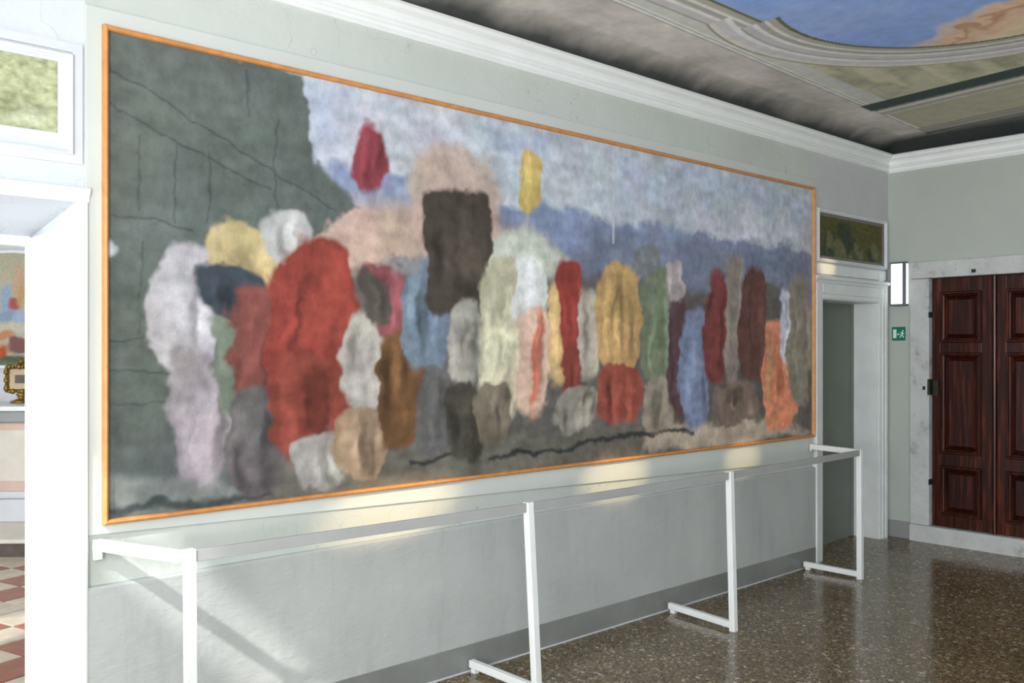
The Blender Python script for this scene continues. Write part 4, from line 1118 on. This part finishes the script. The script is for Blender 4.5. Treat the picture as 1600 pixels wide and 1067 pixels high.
# altarpiece: arched, softly coloured stand-in
UC = -0.92
ap = thing('altarpiece', 'arched pastel picture seen through the doorway above the altar', 'painting', tuple(AO + ay*1.59 + ax*UC + Vector((0, 0, 1.575))))
c = Canvas(-0.80, 0.80, 1.575, 2.74, 0.007, (0.50, 0.47, 0.34))
def L(*a): return [v*0.85 for v in list(lin(a)[:3])]
def pd(px, py, rx, ry, col, soft=0.02):
    return ['d', [(px-21)/42*0.27, 2.736-(py-394)*1.161/179, rx/42*0.27, ry*1.161/179, 0], L(*col), soft, 0.02]
c.draw([pd(21, 410, 120, 20, (196, 190, 160), 0.1), pd(30, 440, 10, 26, (214, 178, 148)), pd(12, 474, 9, 26, (160, 184, 208)), pd(24, 478, 9, 10, (190, 96, 90)),
        pd(34, 462, 5, 20, (206, 170, 120)), pd(16, 496, 18, 7, (150, 168, 196)), pd(34, 504, 10, 16, (176, 192, 220)), pd(-30, 480, 26, 50, (150, 110, 92), 0.05), pd(84, 480, 26, 60, (176, 160, 132), 0.05),
        pd(16, 514, 60, 7, (216, 208, 184)), pd(8, 524, 14, 7, (206, 150, 110)), pd(28, 540, 16, 13, (140, 96, 92)), pd(5, 552, 7, 14, (200, 88, 54)),
        ['p', [[-0.9, 1.5], [0.9, 1.5], [0.9, 1.66], [-0.9, 1.68]], L(122, 128, 106), 0.04, 0.03], pd(18, 561, 20, 5, (96, 104, 84))])
def arch_fn(x, y):
    # squash the rectangle into an arch-headed field
    top = 2.34 + 0.40*np.sqrt(np.clip(1-(x/0.81)**2, 0, 1))
    zz = 1.575 + (y-1.575)*(top-1.575)/(2.74-1.575)
    P = np.array([tuple(AO)])+np.outer(x+UC, np.array(ax))+np.outer(np.full_like(x, 1.585), np.array(ay))
    P[:, 2] = zz
    return P
c.mesh('painted_canvas', 'relief_paint', arch_fn, ap)
m = MB()
pts = [(-0.80, 1.575)] + [(0.80*math.cos(math.pi-math.pi*i/16), 2.34+0.40*math.sin(math.pi*i/16)) for i in range(17)] + [(0.80, 1.575)]
for (a, b), (c_, d_) in zip(pts, pts[1:]+pts[:1]):
    m.bar((a+UC, 1.565, b), (c_+UC, 1.565, d_), 0.03, 0.04, up=(0, 1, 0))
alt(m); m.build('moulding', 'white_enamel', ap)
# gilded picture stand on the altar
UR = -0.69
ro = AO + ax*UR + ay*1.30
rl = thing('reliquary_frame', 'small ornate gilded frame on a scrolled foot standing on the altar table', 'ornament', (ro.x, ro.y, 1.225))
m = MB()
m.lathe([(0, 0), (0.10, 0), (0.105, 0.015), (0.07, 0.03), (0.03, 0.045), (0.045, 0.07), (0.05, 0.085), (0.025, 0.11), (0, 0.115)], (UR, 1.30, 1.226), 16)
alt(m); m.build('foot', 'gilt', rl, smooth=True)
m = MB()
zb, zt, hw = 1.345, 1.575, 0.135
for (a, b, c_, d_) in ((-hw, zb, hw, zb), (hw, zb, hw, zt), (hw, zt, -hw, zt), (-hw, zt, -hw, zb)):
    m.bar((UR+a, 1.30, b), (UR+c_, 1.30, d_), 0.03, 0.035, up=(0, 1, 0))
for k in range(36):      # scrolled leaf knobs all round the frame
    t = k/36*4; side = int(t); f = t-side
    px, pz = ((-hw+2*hw*f, zb), (hw, zb+(zt-zb)*f), (hw-2*hw*f, zt), (-hw, zt-(zt-zb)*f))[side]
    r_ = 0.014+0.007*((k*7) % 3)
    m.lathe([(0, -r_), (r_*0.7, -r_*0.7), (r_, 0), (r_*0.7, r_*0.7), (0, r_)], (UR+px*1.04, 1.285, pz+(pz-1.46)*0.05), 7)
m.lathe([(0, -0.03), (0.03, -0.01), (0.035, 0.01), (0.015, 0.04), (0, 0.05)], (UR, 1.29, zt+0.05), 8)
alt(m); m.build('gilt_frame', 'gilt', rl, smooth=True)
m = alt(MB().box(UR-hw, UR+hw, 1.298, 1.306, zb, zt)); m.build('mount', 'gilt_mount', rl)
m = alt(MB().box(UR-0.06, UR+0.08, 1.288, 1.298, 1.42, 1.50)); m.build('picture', 'chapel_dark_stone', rl)

# ---- window frames (glazing bars of the windows that let the daylight in)
def window(n, axis, pos, p, q, z0, z1, bars=2):
    fr_ = 0.05 if z1-z0 > 0.5 else 0.012
    t = sroot('window_%d' % n, (pos, (p+q)/2, z0) if axis == 'x' else ((p+q)/2, pos, z0))
    def bx(a0, a1, b0, b1, nm):
        m = MB()
        if axis == 'x': m.box(pos-0.03, pos+0.02, a0, a1, b0, b1)
        else: m.box(a0, a1, pos-0.03, pos+0.02, b0, b1)
        m.build(nm, 'white_enamel', t)
    bx(p, p+fr_, z0, z1, 'window_frame'); bx(q-fr_, q, z0, z1, 'window_frame')
    bx(p, q, z0, z0+fr_, 'window_frame'); bx(p, q, z1-fr_, z1, 'window_frame')
    if bars: bx((p+q)/2-0.02, (p+q)/2+0.02, z0, z1, 'mullion')
window(1, 'x', XL-0.03, -3.70, -2.10, 0.9, 3.0)
window(2, 'x', XL-0.03, -6.15, -4.55, 0.9, 3.0)
window(3, 'y', YF-0.08, 0.8, 2.4, 0.9, 3.0)
window(5, 'x', XL-0.03, -2.45, -1.18, 3.14, 3.605, 0)
window(6, 'x', XL-0.03, -1.12, -0.32, 0.3, 1.85, 0)  # unseen low window, added to go with the low fill light
window(4, 'y', YF-0.08, 4.6, 6.2, 0.9, 3.0)
